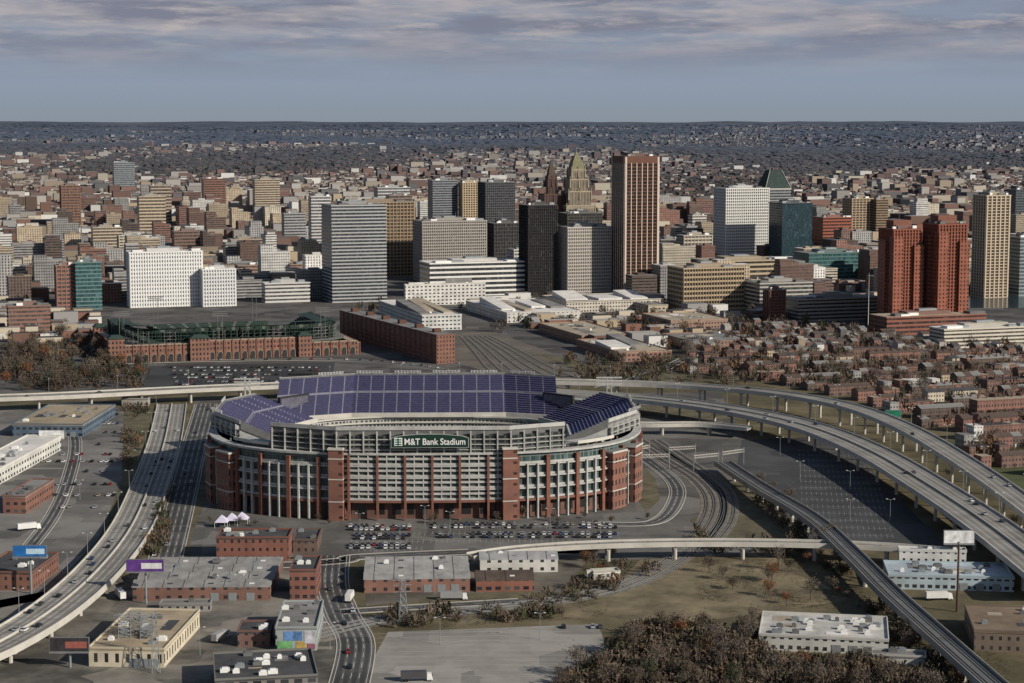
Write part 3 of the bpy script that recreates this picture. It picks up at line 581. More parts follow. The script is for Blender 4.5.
def stadium():
    cx,cy=-50,1101; bo=Bowl(cx,cy,124,110,2.8)
    root=thing('football_stadium','large oval brick and steel football stadium with purple seats','stadium',(cx,cy,0),R(1.5)); foot.append((cx,cy,150))
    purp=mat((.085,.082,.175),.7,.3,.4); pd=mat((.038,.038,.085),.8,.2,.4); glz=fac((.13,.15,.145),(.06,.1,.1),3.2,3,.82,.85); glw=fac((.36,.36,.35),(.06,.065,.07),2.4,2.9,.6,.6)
    dk=fac((.075,.085,.082),(.02,.023,.025),4,2.4,.8,.5); lt=mat((.38,.38,.365),.7,.25,.2); gy=mat((.13,.13,.13),.8,.25,.2); aisle=mat((.17,.17,.22),.8,.2,.2)
    mb=MB(); x=[]; 
    for i in range(72): x.append(bo.p(i*5,-64))
    mb.prism(x,0,.6); mb.build('playing_field',mat((.05,.13,.03),.9,.2,.1),root)
    def seats(t0,t1,o0,z0,o1,z1,ns,extra,name,cm,pf=None,step=.4,ae=9):
        pr=[]
        for k in range(ns):
            oa=o0+(o1-o0)*k/ns; ob=o0+(o1-o0)*(k+1)/ns; zb=z0+(z1-z0)*(k+1)/ns
            pr+=[(oa,zb),(ob,zb)]
        nE=len(pr); pr+=extra
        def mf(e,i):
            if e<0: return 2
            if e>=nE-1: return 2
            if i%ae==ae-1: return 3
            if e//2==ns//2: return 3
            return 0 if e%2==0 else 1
        mb=MB(); bo.sweep(mb,t0,t1,pr,mf,step,pf); return mb.build(name,[purp,pd,cm,aisle],root)
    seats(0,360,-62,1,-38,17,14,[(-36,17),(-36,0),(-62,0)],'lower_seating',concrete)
    mb=MB(); bo.sweep(mb,0,360,[(-38,17.2),(-38,27),(-3.2,27),(-3.2,24),(-35,24),(-35,17.2)],lambda e,i:0 if e==0 else 1); mb.build('suite_level',[glw,gy],root)
    for z in(20,23.5,27): 
        mb=MB(); bo.sweep(mb,0,360,[(-39.5,z),(-38.1,z),(-38.1,z+.9),(-39.5,z+.9)],lambda e,i:0); mb.build('balcony_band',conc_l,root)
    dr=lambda t,s=48,k=.42:k*max(0,abs(t)-s)
    pb=lambda t,off:(-t,110+off-dr(t)); pfr=lambda t,off:(t,-(110+off-dr(t,46,.44))); pl=lambda t,off:(-(124+off-dr(t,22,.55)),-t); pr_=lambda t,off:(124+off-dr(t,22,.55),t)
    decks=[(pb,-80,94,49),(pl,-50,56,44.5),(pfr,-82,76,49),(pr_,-56,50,44.5)]
    for di,(pf,t0,t1,zt) in enumerate(decks):
        d=seats(t0,t1,-40,29,-4,zt,18,[(-4,zt+.9),(-3.2,zt+.9),(-3.2,zt-4),(-8,zt-6),(-34,28),(-40,28)],'upper_deck',gy,pf,.7,12)
        mb=MB(); bo.sweep(mb,t0,t1,[(-41,27.4),(-40.1,27.4),(-40.1,30.2),(-41,30.2)],lambda e,i:0,2,pf); mb.build('deck_fascia',conc_l,d)
        mb=MB(); bo.sweep(mb,t0,t1,[(-3.1,zt-1),(-2.6,zt-1),(-2.6,zt+1.1),(-3.1,zt+1.1)],lambda e,i:0,2,pf); mb.build('rim_rail',lt,d)
        n=int((t1-t0)/7)
        for k in range(n+1):
            th=t0+1+(t1-t0-2)*k/n; xa,ya=pf(th,-.6); xb,yb=pf(th,-33); m_=MB(); l=math.hypot(xb-xa,yb-ya); tx,ty=-(yb-ya)/l*.35,(xb-xa)/l*.35
            q=[(xa,ya,zt-1.2),(xa,ya,35.6),(xb,yb,27.1)]
            A=[(p[0]+tx,p[1]+ty,p[2]) for p in q];Bq=[(p[0]-tx,p[1]-ty,p[2]) for p in q]
            m_.face(A);m_.face(Bq[::-1])
            for i in range(3): j=(i+1)%3; m_.face([A[i],A[j],Bq[j],Bq[i]])
            m_.build('raker_beam',lt,d)
        for f in((.12,.26,.4,.54,.68,.82) if di in(0,2) else (.3,.7)):
            if di==2: continue
            th=t0+(t1-t0)*f; x_,y_=pf(th,-3.3); m_=MB(); w_=8
            for r_ in range(2): m_.tube((-w_,0,zt+1.6+r_*.9),(w_,0,zt+1.6+r_*.9),.2,.2,4)
            for s in range(9): m_.box(-w_+s*2-.3,-w_+s*2+.3,-.4,.1,zt+1.4,zt+2.9)
            for s in(-.8,-.27,.27,.8): m_.tube((s*w_,0,zt+.6),(s*w_,0,zt+2.8),.2)
            o=m_.build('light_bank',mat((.4,.4,.4),.4,.3,1),d,(x_,y_,0)); x2,y2=pf(th+1,-3.3); o.rotation_euler=(0,0,math.atan2(y2-y_,x2-x_))
        mb=MB(); bo.sweep(mb,t0,t1,[(-2.5,36.2),(-1.6,36.2),(-1.6,zt-4),(-2.5,zt-4)],lambda e,i:0,2,pf); mb.build('back_wall',dk,root)
        for z in(37.4,40.2,43):
            if z<zt-4: mb=MB(); bo.sweep(mb,t0,t1,[(-1.55,z),(-1.1,z),(-1.1,z+.4),(-1.55,z+.4)],lambda e,i:0,2,pf); mb.build('wall_rail',lt,root)
    # open concourse ramps stepped in the near corners
    for q0,q1 in((-150,-128),(-52,-30)):
        for j,(z,oo) in enumerate(((28.5,-34),(31.5,-27),(34.5,-20),(37.5,-13))):
            mb=MB(); bo.sweep(mb,q0+j*1.5,q1-j*1.5,[(oo,z),(oo+9,z),(oo+9,z+.6),(oo,z+.6)],lambda e,i:0,1.5); mb.build('ramp_slab',lt,root)
            mb=MB(); bo.sweep(mb,q0+j*1.5,q1-j*1.5,[(oo+9.1,z),(oo+9.4,z),(oo+9.4,z+1.7),(oo+9.1,z+1.7)],lambda e,i:0,1.5); mb.build('ramp_parapet',conc_l,root)
            for k in range(7):
                th=q0+2+(q1-q0-4)*k/6; xx,yy=bo.p(th,oo+8.4); MB().box(-.4,.4,-.4,.4,24,z).build('ramp_column',gy,root,(xx,yy,0))
    mb=MB(); bo.sweep(mb,0,360,[(-4,10),(-1.2,10),(-1.2,35.5),(-4,35.5)],lambda e,i:0); mb.build('facade_glazing',glz,root)
    mb=MB(); bo.sweep(mb,0,360,[(-6,0),(-4.2,0),(-4.2,10),(-6,10)],lambda e,i:0); mb.build('ground_floor_wall',fac((.13,.065,.05),(.02,.02,.02),6,11,.6,.6),root)
    for z,t_ in((9.4,1.2),(16,.8),(22.3,.8),(28.6,.8),(35,1.1)):
        mb=MB(); bo.sweep(mb,0,360,[(-4.1,z),(.4,z),(.4,z+t_),(-4.1,z+t_)],lambda e,i:0); mb.build('floor_slab',lt if z>10 else brick,root)
    for z in(10.7,13.6,16.9,19.8,23.2,26.1,29.5,32.4):
        mb=MB(); bo.sweep(mb,-111,-69,[(-.8,z),(.2,z),(.2,z+1.1),(-.8,z+1.1)],lambda e,i:0,1.5); mb.build('parapet_panel',lt,root)
        if z in(10.7,16.9,23.2,29.5):
            for q0,q1 in((-143,-115),(-65,-39)): mb=MB(); bo.sweep(mb,q0,q1,[(-1.1,z),(-.3,z),(-.3,z+1.1),(-1.1,z+1.1)],lambda e,i:0,1.5); mb.build('parapet_panel',lt,root)
    def local(th,off): 
        x_,y_=bo.p(th,off); x2,y2=bo.p(th+.5,off); return x_,y_,math.atan2(y2-y_,x2-x_)
    th=-180;k=0
    while th<180:
        c_=abs(th+90)<23
        x_,y_,an=local(th,0)
        if c_:
            m_=MB().box(-.25,.25,-.1,1.0,10.7,34.9); o=m_.build('mullion',conc_l,root); o.location=(x_,y_,0); o.rotation_euler=(0,0,an)
            if k%3==0: o=MB().box(-.6,.6,-1.3,.5,0,34.9).build('brick_pier',brick,root); o.location=(x_,y_,0); o.rotation_euler=(0,0,an)
        else:
            big=k%3==0; bw=1.0 if big else .4
            m_=MB().box(-bw,bw,-1.2,.8,0,33 if big else 29); m_.box(-bw-.2,bw+.2,-1.4,1.0,33 if big else 29,33.6 if big else 29.5); o=m_.build('brick_pier' if big else 'slim_pier',brick if big else lt,root)
            o.location=(x_,y_,0); o.rotation_euler=(0,0,an)
        th+=2.5 if c_ else 2.6; k+=1
    for th in(-67,-113,67,113):
        x_,y_,an=local(th,0); o=MB().box(-3.8,3.8,-3.5,4,0,38).build('stair_tower',fac((.19,.085,.062),(.07,.035,.03),7.6,5.8,.3,.25),root); o.location=(x_,y_,0); o.rotation_euler=(0,0,an)
        MB().box(-4.2,4.2,-4,4.5,38,39).build('tower_cap',conc_l,o)
        for z in(10,22,33): MB().box(-3.95,3.95,-3.65,4.15,z,z+.6).build('stone_band',conc_l,o)
    for th in(-37,-145,37,145,-27,-155):
        x_,y_,an=local(th,0); o=MB().box(-6.5,6.5,-3.5,8,0,31).build('corner_pavilion',fac((.19,.085,.062),(.045,.04,.04),3.2,6,.45,.5),root); o.location=(x_,y_,0); o.rotation_euler=(0,0,an)
        MB().box(-7,7,-4,8.5,31,32,0,1).build('pavilion_roof',[conc_l,roofg],o)
        for z in(10,26): MB().box(-6.65,6.65,-3.65,8.15,z,z+.6).build('stone_band',conc_l,o)
    for th in(40,142):
        x_,y_,an=local(th,-22); m_=MB().box(-12,12,-1,1,33,42); 
        for s in(-10,10): m_.tube((s,0,26),(s,0,34),.6)
        o=m_.build('scoreboard',dark,root,(x_,y_,0)); o.rotation_euler=(0,0,an)
        MB().box(-11,11,1.02,1.1,34,41).build('display',mat((.1,.1,.13),.3,.3,.3),o)
    for sx_ in(-112,112):   # lattice light masts at the far corners
        m_=MB()
        for a_ in((-1.5,-1.5),(1.5,-1.5),(1.5,1.5),(-1.5,1.5)): m_.tube((a_[0],a_[1],20),(a_[0],a_[1],52),.25,.25,4)
        for z in range(20,52,4): m_.tube((-1.5,-1.5,z),(1.5,-1.5,z+4),.15,.15,4); m_.tube((1.5,-1.5,z),(-1.5,-1.5,z+4),.15,.15,4)
        for z in(48,50,52): m_.box(-8,8,-1.8,-1.6,z,z+1)
        m_.build('light_mast',lt,root,(sx_,66,0))
    # sign
    x_,y_=bo.p(-88,0)
    poly=[(-20.5,0),(20.5,0),(20.5,5.2),(17,6.4),(6,7.4),(-6,7.4),(-17,6.4),(-20.5,5.2)]
    def plate(po,y0,y1):
        m_=MB(); a=[(p[0],y0,p[1]) for p in po]; b=[(p[0],y1,p[1]) for p in po]; m_.face(a); m_.face(b[::-1])
        for i in range(len(po)): j=(i+1)%len(po); m_.face([a[j],a[i],b[i],b[j]])
        return m_
    sg=plate(poly,-.6,0).build('stadium_sign',lt,root,(x_,y_-2.2,39.4))
    plate([(p[0]*.985,p[1]*.93+.25) for p in poly],-.68,-.62).build('sign_panel',mat((.01,.035,.027),.5,0),sg)
    em=mat((.75,.75,.73),.5,0)
    MB().box(-18.8,-14.6,-.8,-.7,1.2,5.4).build('logo_panel',em,sg)
    m_=MB(); 
    for k in range(3): m_.box(-18.4,-15.0,-.9,-.82,1.7+k*1.2,2.3+k*1.2)
    m_.box(-17,-16.4,-.95,-.83,1.4,5.2); m_.build('logo_mark',mat((.01,.1,.06),.5,0),sg)
    cu=bpy.data.curves.new('t','FONT'); cu.body='M&T Bank Stadium'; cu.size=4.8; cu.extrude=.05; cu.offset=.05; to=bpy.data.objects.new('t',cu); C.objects.link(to)
    bpy.context.view_layer.update(); me=bpy.data.meshes.new_from_object(to); bpy.data.objects.remove(to); me.materials.clear(); me.materials.append(em)
    xs=[v.co.x for v in me.vertices]; wx=max(xs)-min(xs); k=32/wx
    for v in me.vertices: v.co.x=(v.co.x-min(xs))*k
    o=put('sign_lettering',me,sg,(-13.4,-.75,1.7)); o.rotation_euler=(math.pi/2,0,0)
stadium()
def ballpark():
    cx,cy=W(219,362)[0]*1.06,W(219,362)[1]+112
    root=thing('baseball_park','dark green roofed ballpark behind a long brick arched facade','ballpark',(cx,cy,0),GR); foot.append((cx,cy,125))
    grn=mat((.024,.045,.037),.7,.35,.15); gseat=mat((.02,.037,.029),.8,.3,.4)
    A,D=108,92; bo=Bowl(cx,cy,A,D,6)
    mb=MB(); mb.prism([bo.p(i*6,-50) for i in range(60)],0,.5); mb.build('playing_field',mat((.05,.11,.03),.9,.2,.1),root)
    def st(t0,t1,o0,z0,o1,z1,ns,name):
        pr=[]
        for k in range(ns): pr+=[(o0+(o1-o0)*k/ns,z0+(z1-z0)*(k+1)/ns),(o0+(o1-o0)*(k+1)/ns,z0+(z1-z0)*(k+1)/ns)]
        pr+=[(o1,z1-3),(o0,z0-2)]
        mb=MB(); bo.sweep(mb,t0,t1,pr,lambda e,i:1 if i%5==4 else 0,2); return mb.build(name,[gseat,mat((.1,.11,.1))],root)
    st(-215,35,-55,2,-32,10,8,'lower_seating'); st(-170,-30,-42,14,-16,27,10,'upper_deck'); st(-215,-172,-34,10,-12,20,8,'upper_deck'); st(-27,35,-34,10,-12,20,8,'upper_deck'); st(50,130,-52,3,-20,16,9,'bleachers')
    for t0,t1,z in((-170,-30,30),(-213,-173,24),(-26,30,24)):
        mb=MB(); bo.sweep(mb,t0,t1,[(-22,z-1),(-11,z),(-11,z+.5),(-22,z-.5)],lambda e,i:0); mb.build('canopy_roof',grn,root)
    mb=MB(); bo.sweep(mb,-200,20,[(-10,13),(-2,13),(-2,13.6),(-10,13.6)],lambda e,i:0); mb.build('walkway_roof',mat((.14,.15,.14),.8,.3,.1),root)
    for k in range(26):
        th=-205+k*9.3; x,y=bo.p(th,-11); MB().tube((0,0,0),(0,0,29.5 if -170<th<-30 else 23.5),.5).build('canopy_post',grn,root,(x,y,0))
    k=-205
    while k<30:
        x,y=bo.p(k,-9); x2,y2=bo.p(k+.5,-9); m_=MB()
        for z in(15,18,21,24): m_.box(-5,5,-.3,.3,z,z+.5)
        for s in(-5,0,5): m_.tube((s,0,8),(s,0,26),.25,.25,4)
        m_.tube((-5,0,16),(5,0,24),.2,.2,4)
        o=m_.build('steel_frame',random.choice([grn,grn,grn,conc_d]),root,(x,y,0)); o.rotation_euler=(0,0,math.atan2(y2-y,x2-x)); k+=3.6
    brf=fac((.2,.1,.073),(.045,.035,.035),3.2,4.2,.5,.5); tan_=mat((.32,.26,.2))
    segs=[(-A,-D,-35,-D,15),(-35,-D,A*.55,-D,17),(A*.55,-D,A,-D,12),(-A,-D,-A,D*.3,16),(-A,D*.3,-A,D,12),(A,-D,A,D*.5,10)]
    for x0,y0,x1,y1,h in segs:
        L_=math.hypot(x1-x0,y1-y0); an=math.atan2(y1-y0,x1-x0); sgn=1 if x0==x1==-A else -1
        o=MB().box(0,L_,-3,3,0,h).build('facade_wall',brf,root,(x0,y0,0)); o.rotation_euler=(0,0,an)
        MB().box(-.3,L_+.3,-3.3,3.3,h+.01,h+.6).build('cornice',tan_,o)
        n=max(2,int(L_/7.2)); s_=L_/n
        poly=[(-2.1,0),(2.1,0),(2.1,5)]+[(2.1*math.cos(R(a)),5+2.1*math.sin(R(a))) for a in range(30,180,30)]+[(-2.1,5)]; ou=[(q[0]*1.16,q[1]*1.06) for q in poly]
        m_=MB(); m_.face([(q[0],sgn*3.1,q[1]) for q in poly]); ma=m_.mesh('arch_opening',dark)
        mb_=MB().box(-.5,.5,3.0 if sgn>0 else -3.8,3.8 if sgn>0 else -3.0,0,h+1.2).mesh('pilaster',brick)
        m_=MB()
        for j in range(1,len(poly)-1): m_.face([(poly[j][0],sgn*3.2,poly[j][1]),(ou[j][0],sgn*3.2,ou[j][1]),(ou[j+1][0],sgn*3.2,ou[j+1][1]),(poly[j+1][0],sgn*3.2,poly[j+1][1])])
        mt_=m_.mesh('arch_trim',tan_)
        for i in range(n):
            c=(i+.5)*s_; put('arch_opening',ma,o,(c,0,0)); put('pilaster',mb_,o,(c-s_/2,0,0)); put('arch_trim',mt_,o,(c,0,0))
    for x,y,w_,h in((-A,-D,14,22),(-35,-D,18,20),(A*.55,-D,12,19),(-A,D*.3,12,20)):
        o=MB().box(-w_/2,w_/2,-6,6,0,h).build('entry_pavilion',brf,root,(x,y,0)); MB().frus(w_+1.5,13.5,h+.01,h+3,.5).build('pavilion_roof',grn,o)
    for th in(-150,-100,-45,60,120):
        x,y=bo.p(th,-8); m_=MB(); 
        for s in(-2,2): m_.tube((s,0,10),(s,0,40),.25)
        for z in range(3): m_.box(-7,7,-.25,.25,38+z*1.7,38.7+z*1.7)
        m_.build('light_tower',conc_d,root,(x,y,0))
ballpark()
# ---------- scatter stuff
def scatter(name,tv,tf,pos,scl,rot,col,m,label,cat,jit=0):
    n=len(pos); tv=np.array(tv,float); k=len(tv)
    v=tv[None]*scl[:,None,:]
    if jit: v=v*(1+rng.uniform(-jit,jit,(n,k,1)))
    c,s=np.cos(rot)[:,None],np.sin(rot)[:,None]
    x=v[:,:,0]*c-v[:,:,1]*s; y=v[:,:,0]*s+v[:,:,1]*c
    v=np.stack([x,y,v[:,:,2]],-1)+pos[:,None,:]
    nf=len(tf); fl=len(tf[0]); fa=(np.array(tf)[None]+(np.arange(n)*k)[:,None,None]).reshape(-1)
    me=bpy.data.meshes.new(name); me.vertices.add(n*k); me.vertices.foreach_set('co',v.reshape(-1).astype(np.float32))
    me.loops.add(len(fa)); me.loops.foreach_set('vertex_index',fa.astype(np.int32)); me.polygons.add(n*nf)
    me.polygons.foreach_set('loop_start',(np.arange(n*nf)*fl).astype(np.int32)); me.update(calc_edges=True)
    me.polygons.foreach_set('use_smooth',np.zeros(n*nf,dtype=bool))
    if col.ndim==3 and col.shape[1]==nf: dom='CORNER'; cc=np.ones((n,nf,fl,4)); cc[...,:3]=col[:,:,None,:]
    else: dom='POINT'; cc=np.ones((n,k,4)); cc[:,:,:3]=col[:,None,:]
    a=me.color_attributes.new('Col','FLOAT_COLOR',dom)
    a.data.foreach_set('color',cc.reshape(-1).astype(np.float32)); me.materials.append(m)
    return tag(put(name,me),label,cat,None,'stuff')
am=attr_mat('scatter_surface')
BV=[(-.5,-.5,0),(.5,-.5,0),(.5,.5,0),(-.5,.5,0),(-.5,-.5,1),(.5,-.5,1),(.5,.5,1),(-.5,.5,1)]
BF=[(0,1,5,4),(1,2,6,5),(2,3,7,6),(3,0,4,7),(4,5,6,7)]
# ---------- filler city blocks
cols=[('red brick',(.2,.105,.082)),('tan',(.36,.29,.21)),('grey',(.27,.265,.265)),('cream',(.46,.41,.33)),('white',(.56,.55,.53)),('dark brown',(.1,.072,.06)),('brown brick',(.15,.09,.072))]
def near_anchor(px,py):
    a=min(anchors,key=lambda q:abs(q[0]-px)*1.0+abs(q[1]-py)*.6); s='behind' if py<a[1]-12 and abs(px-a[0])<25 else('left of' if px<a[0] else 'right of'); return s+' '+a[2]
cityl=[]
def filler(px,yb,wm,dm,h,ci,kind):
    p=Wt(px,yb)
    if any(math.hypot(p[0]-f[0],p[1]-f[1])<f[2]+wm*.38 for f in foot): return
    foot.append((p[0],p[1],max(wm,dm)*.38)); cityl.append((h*wm/p[1],px,yb,p,wm,dm,h,ci,kind))
random.seed(11)
for i in range(1500):
    if i<520: px=random.uniform(-20,345); yb=random.uniform(206,304)
    elif i<760: px=random.uniform(345,712); yb=random.uniform(222,266)
    elif i<980: px=random.uniform(640,1040); yb=random.uniform(218,302)
    elif i<1080: px=random.uniform(-20,95); yb=random.uniform(304,345)
    else: px=random.uniform(395,880); yb=random.uniform(300,350)
    if px>925 and yb>282: continue
    if i>=1080 and px<560 and yb>330-(0 if px>470 else 40) : continue
    if i>=1080 and px>700 and yb>322: continue
    tall=random.random(); h=random.uniform(10,24) if tall<.62 else random.uniform(24,48)
    if 520<=i<760: h=random.uniform(16,52)
    if i>=980: h=random.uniform(6,13)
    s_=.6 if i>=980 else 1
    filler(px,yb,random.uniform(18,48)*s_,random.uniform(15,32)*s_,h,random.choices(range(7),[3,4,4,3,2.4,2.4,3.5])[0],i)
cityl.sort(reverse=True)
for _,px,yb,p,wm,dm,h,ci,kind in cityl[:296]:
    nm,c=cols[ci]; st=max(2,int(h/3.6)); lab='%s block of about %d storeys %s'%(nm,st,near_anchor(px,yb))
    root=thing('city_block',lab,'building',(p[0],p[1],p[2]-1),GR+random.choice([0,0,0,R(90)]),'lower blocks around downtown')
    v_=[.85,1,1.2][kind%3]; cc_=tuple(round(x*v_,4) for x in c)
    fm=fac(cc_,[(.05,.05,.055),(.1,.1,.1),(.035,.035,.04)][ci%3],[3,2.6,3.6][kind%3],3.6,[.5,.95,.4][kind%3],[.5,.45,.6][kind%3])
    MB().box(-wm/2,wm/2,-dm/2,dm/2,0,h).build('wall',fm,root)
    rm=random.choice([roofg,rooft,roofd,roofw,roofg])
    MB().box(-wm/2-.3,wm/2+.3,-dm/2-.3,dm/2+.3,h-.2,h+.9,0,1).build('roof',[mat(c),rm],root)
    MB().box(-wm*.2,wm*.1,-dm*.2,dm*.15,h+.9,h+3.5).build('rooftop_house',mat(tuple(x*.8 for x in c)),root)
    if kind%2 and h>12:
        k=random.uniform(.35,.6); MB().box(-wm/2,-wm/2+wm*k,-dm/2+2,dm/2-2,h+.9,h+random.uniform(5,10),0,1).build('setback_storey',[fm,rm],root)
    if kind%3==0: MB().box(wm/2,wm/2+wm*.35,-dm/2-2,dm/2-3,0,h*.55,0,1).build('lower_wing',[fm,rm],root)
rest=cityl[296:]; n=len(rest)
if n:
    pos=np.array([(r[3][0],r[3][1],r[3][2]-1) for r in rest]); scl=np.array([(r[4],r[5],r[6]) for r in rest]); col=np.array([cols[r[7]][1] for r in rest]); cc=np.repeat(col[:,None,:],5,1); cc[:,4]=np.array([(.17,.17,.17),(.07,.07,.07),(.35,.33,.3)])[rng.choice(3,n)]
    scatter('low_city_blocks',BV,BF,pos,scl,np.full(n,GR),cc,am,'smallest low city blocks scattered between the downtown buildings','buildings')
n=60000
Y=np.exp(rng.uniform(math.log(2350),math.log(22000),n)); X=rng.uniform(-.34,.34,n)*Y
dn=np.sin(X/700+Y/1100)+np.sin(X/330-Y/1500)+.8*np.sin(X/1900+Y/2300)+rng.normal(0,.5,n); keep=(dn>.2-np.clip((6500-Y)/1500,0,3))
keep&=~((Y<2900)&(X>-330)&(X<420)); X,Y=X[keep],Y[keep]
ug=X*math.cos(GR)+Y*math.sin(GR); vg=-X*math.sin(GR)+Y*math.cos(GR); near=Y<9000
vg2=np.where(near,np.round(vg/46)*46+rng.choice([-9,9],len(X)),vg); X=ug*math.cos(GR)-vg2*math.sin(GR); Y=ug*math.sin(GR)+vg2*math.cos(GR); n=len(X)
pos=np.array([(x,y,terr(x,y)-1) for x,y in zip(X,Y)])
big=rng.random(n)<.05
scl=np.stack([rng.uniform(7,26,n)*(1+big),rng.uniform(7,11,n)*(1+big*1.8),rng.uniform(6,10.5,n)*(1+big*1.4)],-1)
rot=GR+np.where(rng.random(n)<.15,math.pi/2,0)+np.where(Y>9000,rng.uniform(-.6,.6,n),0)
pal=np.array([(.18,.11,.09),(.13,.085,.075),(.27,.22,.17),(.32,.3,.28),(.55,.54,.52),(.11,.105,.105),(.36,.32,.26)]); haze_mix=(np.clip((Y-3300)/11000,0,1)*.72)[:,None]
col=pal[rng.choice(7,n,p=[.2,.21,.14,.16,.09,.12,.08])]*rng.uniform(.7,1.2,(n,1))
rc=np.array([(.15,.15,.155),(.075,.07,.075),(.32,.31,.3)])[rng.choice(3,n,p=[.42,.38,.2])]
col=col*(1-haze_mix)+HAZE_COL*1.1*haze_mix; rc=rc*(1-haze_mix)+HAZE_COL*haze_mix; cc=np.repeat(col[:,None,:],5,1); cc[:,4]=rc  # aerial haze painted into far wall and roof colours
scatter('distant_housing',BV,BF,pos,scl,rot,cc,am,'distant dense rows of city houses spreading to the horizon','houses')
IV=[(0,0,1),(1,0,.1),(0,1,.1),(-1,0,.1),(0,-1,.1),(.55,.55,.65),(-.55,.55,.6),(-.55,-.55,.7),(.55,-.55,.6)]
IF=[(1,2,5),(2,3,6),(3,4,7),(4,1,8),(5,2,6),(6,3,7),(7,4,8),(8,1,5),(5,6,0),(6,7,0),(7,8,0),(8,5,0)]
n=70000
Y=np.exp(rng.uniform(math.log(2400),math.log(30000),n)); X=rng.uniform(-.36,.36,n)*Y; dn=np.sin(X/700+Y/1100)+np.sin(X/330-Y/1500)+.8*np.sin(X/1900+Y/2300)+rng.normal(0,.8,n)
keep=~((Y<3000)&(X>-330)&(X<420))&((dn<.6)|(Y<5500)); X,Y=X[keep],Y[keep]; n=len(X)
pos=np.array([(x,y,terr(x,y)-1) for x,y in zip(X,Y)]); fs=np.clip(Y/6000,.55,3.2)
scl=np.stack([rng.uniform(6,13,n)*fs*np.clip(Y/5000,1,2.2),rng.uniform(6,11,n)*fs*np.clip(Y/5000,1,2),rng.uniform(6,10,n)*np.clip(fs,.8,1.15)],-1)
haze_mix=(np.clip((Y-2600)/11000,0,1))[:,None]
col=np.array([(.07,.052,.043),(.06,.05,.042),(.085,.06,.046),(.045,.046,.037)])[rng.choice(4,n)]*rng.uniform(.8,1.15,(n,1))*(1-haze_mix)+HAZE_COL*rng.uniform(.75,1.05,(n,1))*haze_mix  # bark and leaf tones fade into painted haze with distance
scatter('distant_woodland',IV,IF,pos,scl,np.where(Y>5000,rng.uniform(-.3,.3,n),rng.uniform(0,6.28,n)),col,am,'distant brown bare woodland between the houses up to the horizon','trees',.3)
# ---------- row houses
def house_mesh(ci,flat=False,rmat=None):
    nm,c=cols[ci]; w,d,h=7,11,7.5
    wl=MB().box(-w/2,w/2,-d/2,d/2,0,h).mesh('wall',fac(c,(.05,.05,.055),2.4,3.2,.4,.45))
    rf=MB(); r=h+(.6 if flat else 2.2); e=.25
    if flat: rf.box(-w/2-.1,w/2+.1,-d/2-.1,d/2+.1,h,h+.6,1,0)
    else:
        rf.face([(-w/2-e,-d/2-e,h),(w/2+e,-d/2-e,h),(w/2+e,0,r),(-w/2-e,0,r)]); rf.face([(-w/2-e,0,r),(w/2+e,0,r),(w/2+e,d/2+e,h),(-w/2-e,d/2+e,h)])
        rf.face([(-w/2-.02,d/2,h),(-w/2-.02,-d/2,h),(-w/2-.02,0,r)],1); rf.face([(w/2+.02,-d/2,h),(w/2+.02,d/2,h),(w/2+.02,0,r)],1)
    rf=rf.mesh('roof',[rmat or [roofbr,roofd,roofg][ci%3],mat(c)])
    ch=MB().box(-.5,.5,-.4,.4,h,h+3.4).mesh('chimney',brick_d); dr=MB().box(-.55,.55,-.12,0,0,2.4).mesh('door',paint if ci%2 else dark)
    return wl,rf,ch,dr
HT=[(0,False,None),(6,False,None),(5,False,roofg),(2,True,roofg),(6,True,roofd),(1,False,roofbr),(4,True,roofw),(0,True,rooft),(3,False,roofd)]
HM=[house_mesh(*q) for q in HT]; hn=['red brick','brown brick','dark brown','grey','brown brick','tan','white','red brick','cream']
RP=[(680,345),(760,324),(870,338),(1060,350),(1060,478),(985,470),(930,430),(880,408),(800,388),(690,374)]
random.seed(5); cand=[]; trees=[]
cg,sg_=math.cos(GR),math.sin(GR)
for iv in range(0,60):
    for iu in range(-20,150):
        u=iu*7.2; v=900+iv*31+((iu//7)*17%9)
        u2=u+(iu//7)*15+(iv*37%11)
        x=u2*cg-v*sg_+100; y=u2*sg_+v*cg
        p=P(x,y,0)
        if inpoly(p,RP) and (iu//7*13+iv*7)%7 and random.random()<.88 and not any(math.hypot(x-f[0],y-f[1])<f[2] for f in foot): cand.append((y,x,iv,p,iu//7))
        if inpoly(P(x,y+14,0),RP) and random.random()<.6: trees.append((x+random.uniform(-4,4),y+15+random.uniform(-3,3)))
cand.sort()
for y,x,iv,p,blk in cand[:300]:
    rr=random.Random(blk*31+iv*7); base=rr.choices(range(9),[5,4,3,2,4,1,1,3,1])[0]
    k=base if random.random()<.6 else random.choices(range(9),[5,4,3,2,4,1,1,3,1])[0]
    hz_='nearest the highway' if p[1]>400 else 'farther back from the highway'
    fl=' row house with flat roof, ' if HT[k][1] else ' row house with pitched roof, '
    root=thing('row_house',hn[k]+fl+hz_,'house',(x,y,0),GR+(math.pi if iv%2 else 0),'row houses right of the highway, %s %s'%(hn[k],'flat' if HT[k][1] else 'pitched'))
    root.scale=(1,rr.choice([.8,1,1.2]),rr.choice([.75,.9,1,1.25]))
    for me,nm in zip(HM[k],('wall','roof','chimney','door')):
        lc=(2.2,3,0) if nm=='chimney' else((-1.5,-5.5,0) if nm=='door' else(0,0,0)); put(nm,me,root,lc)
rest=cand[300:]
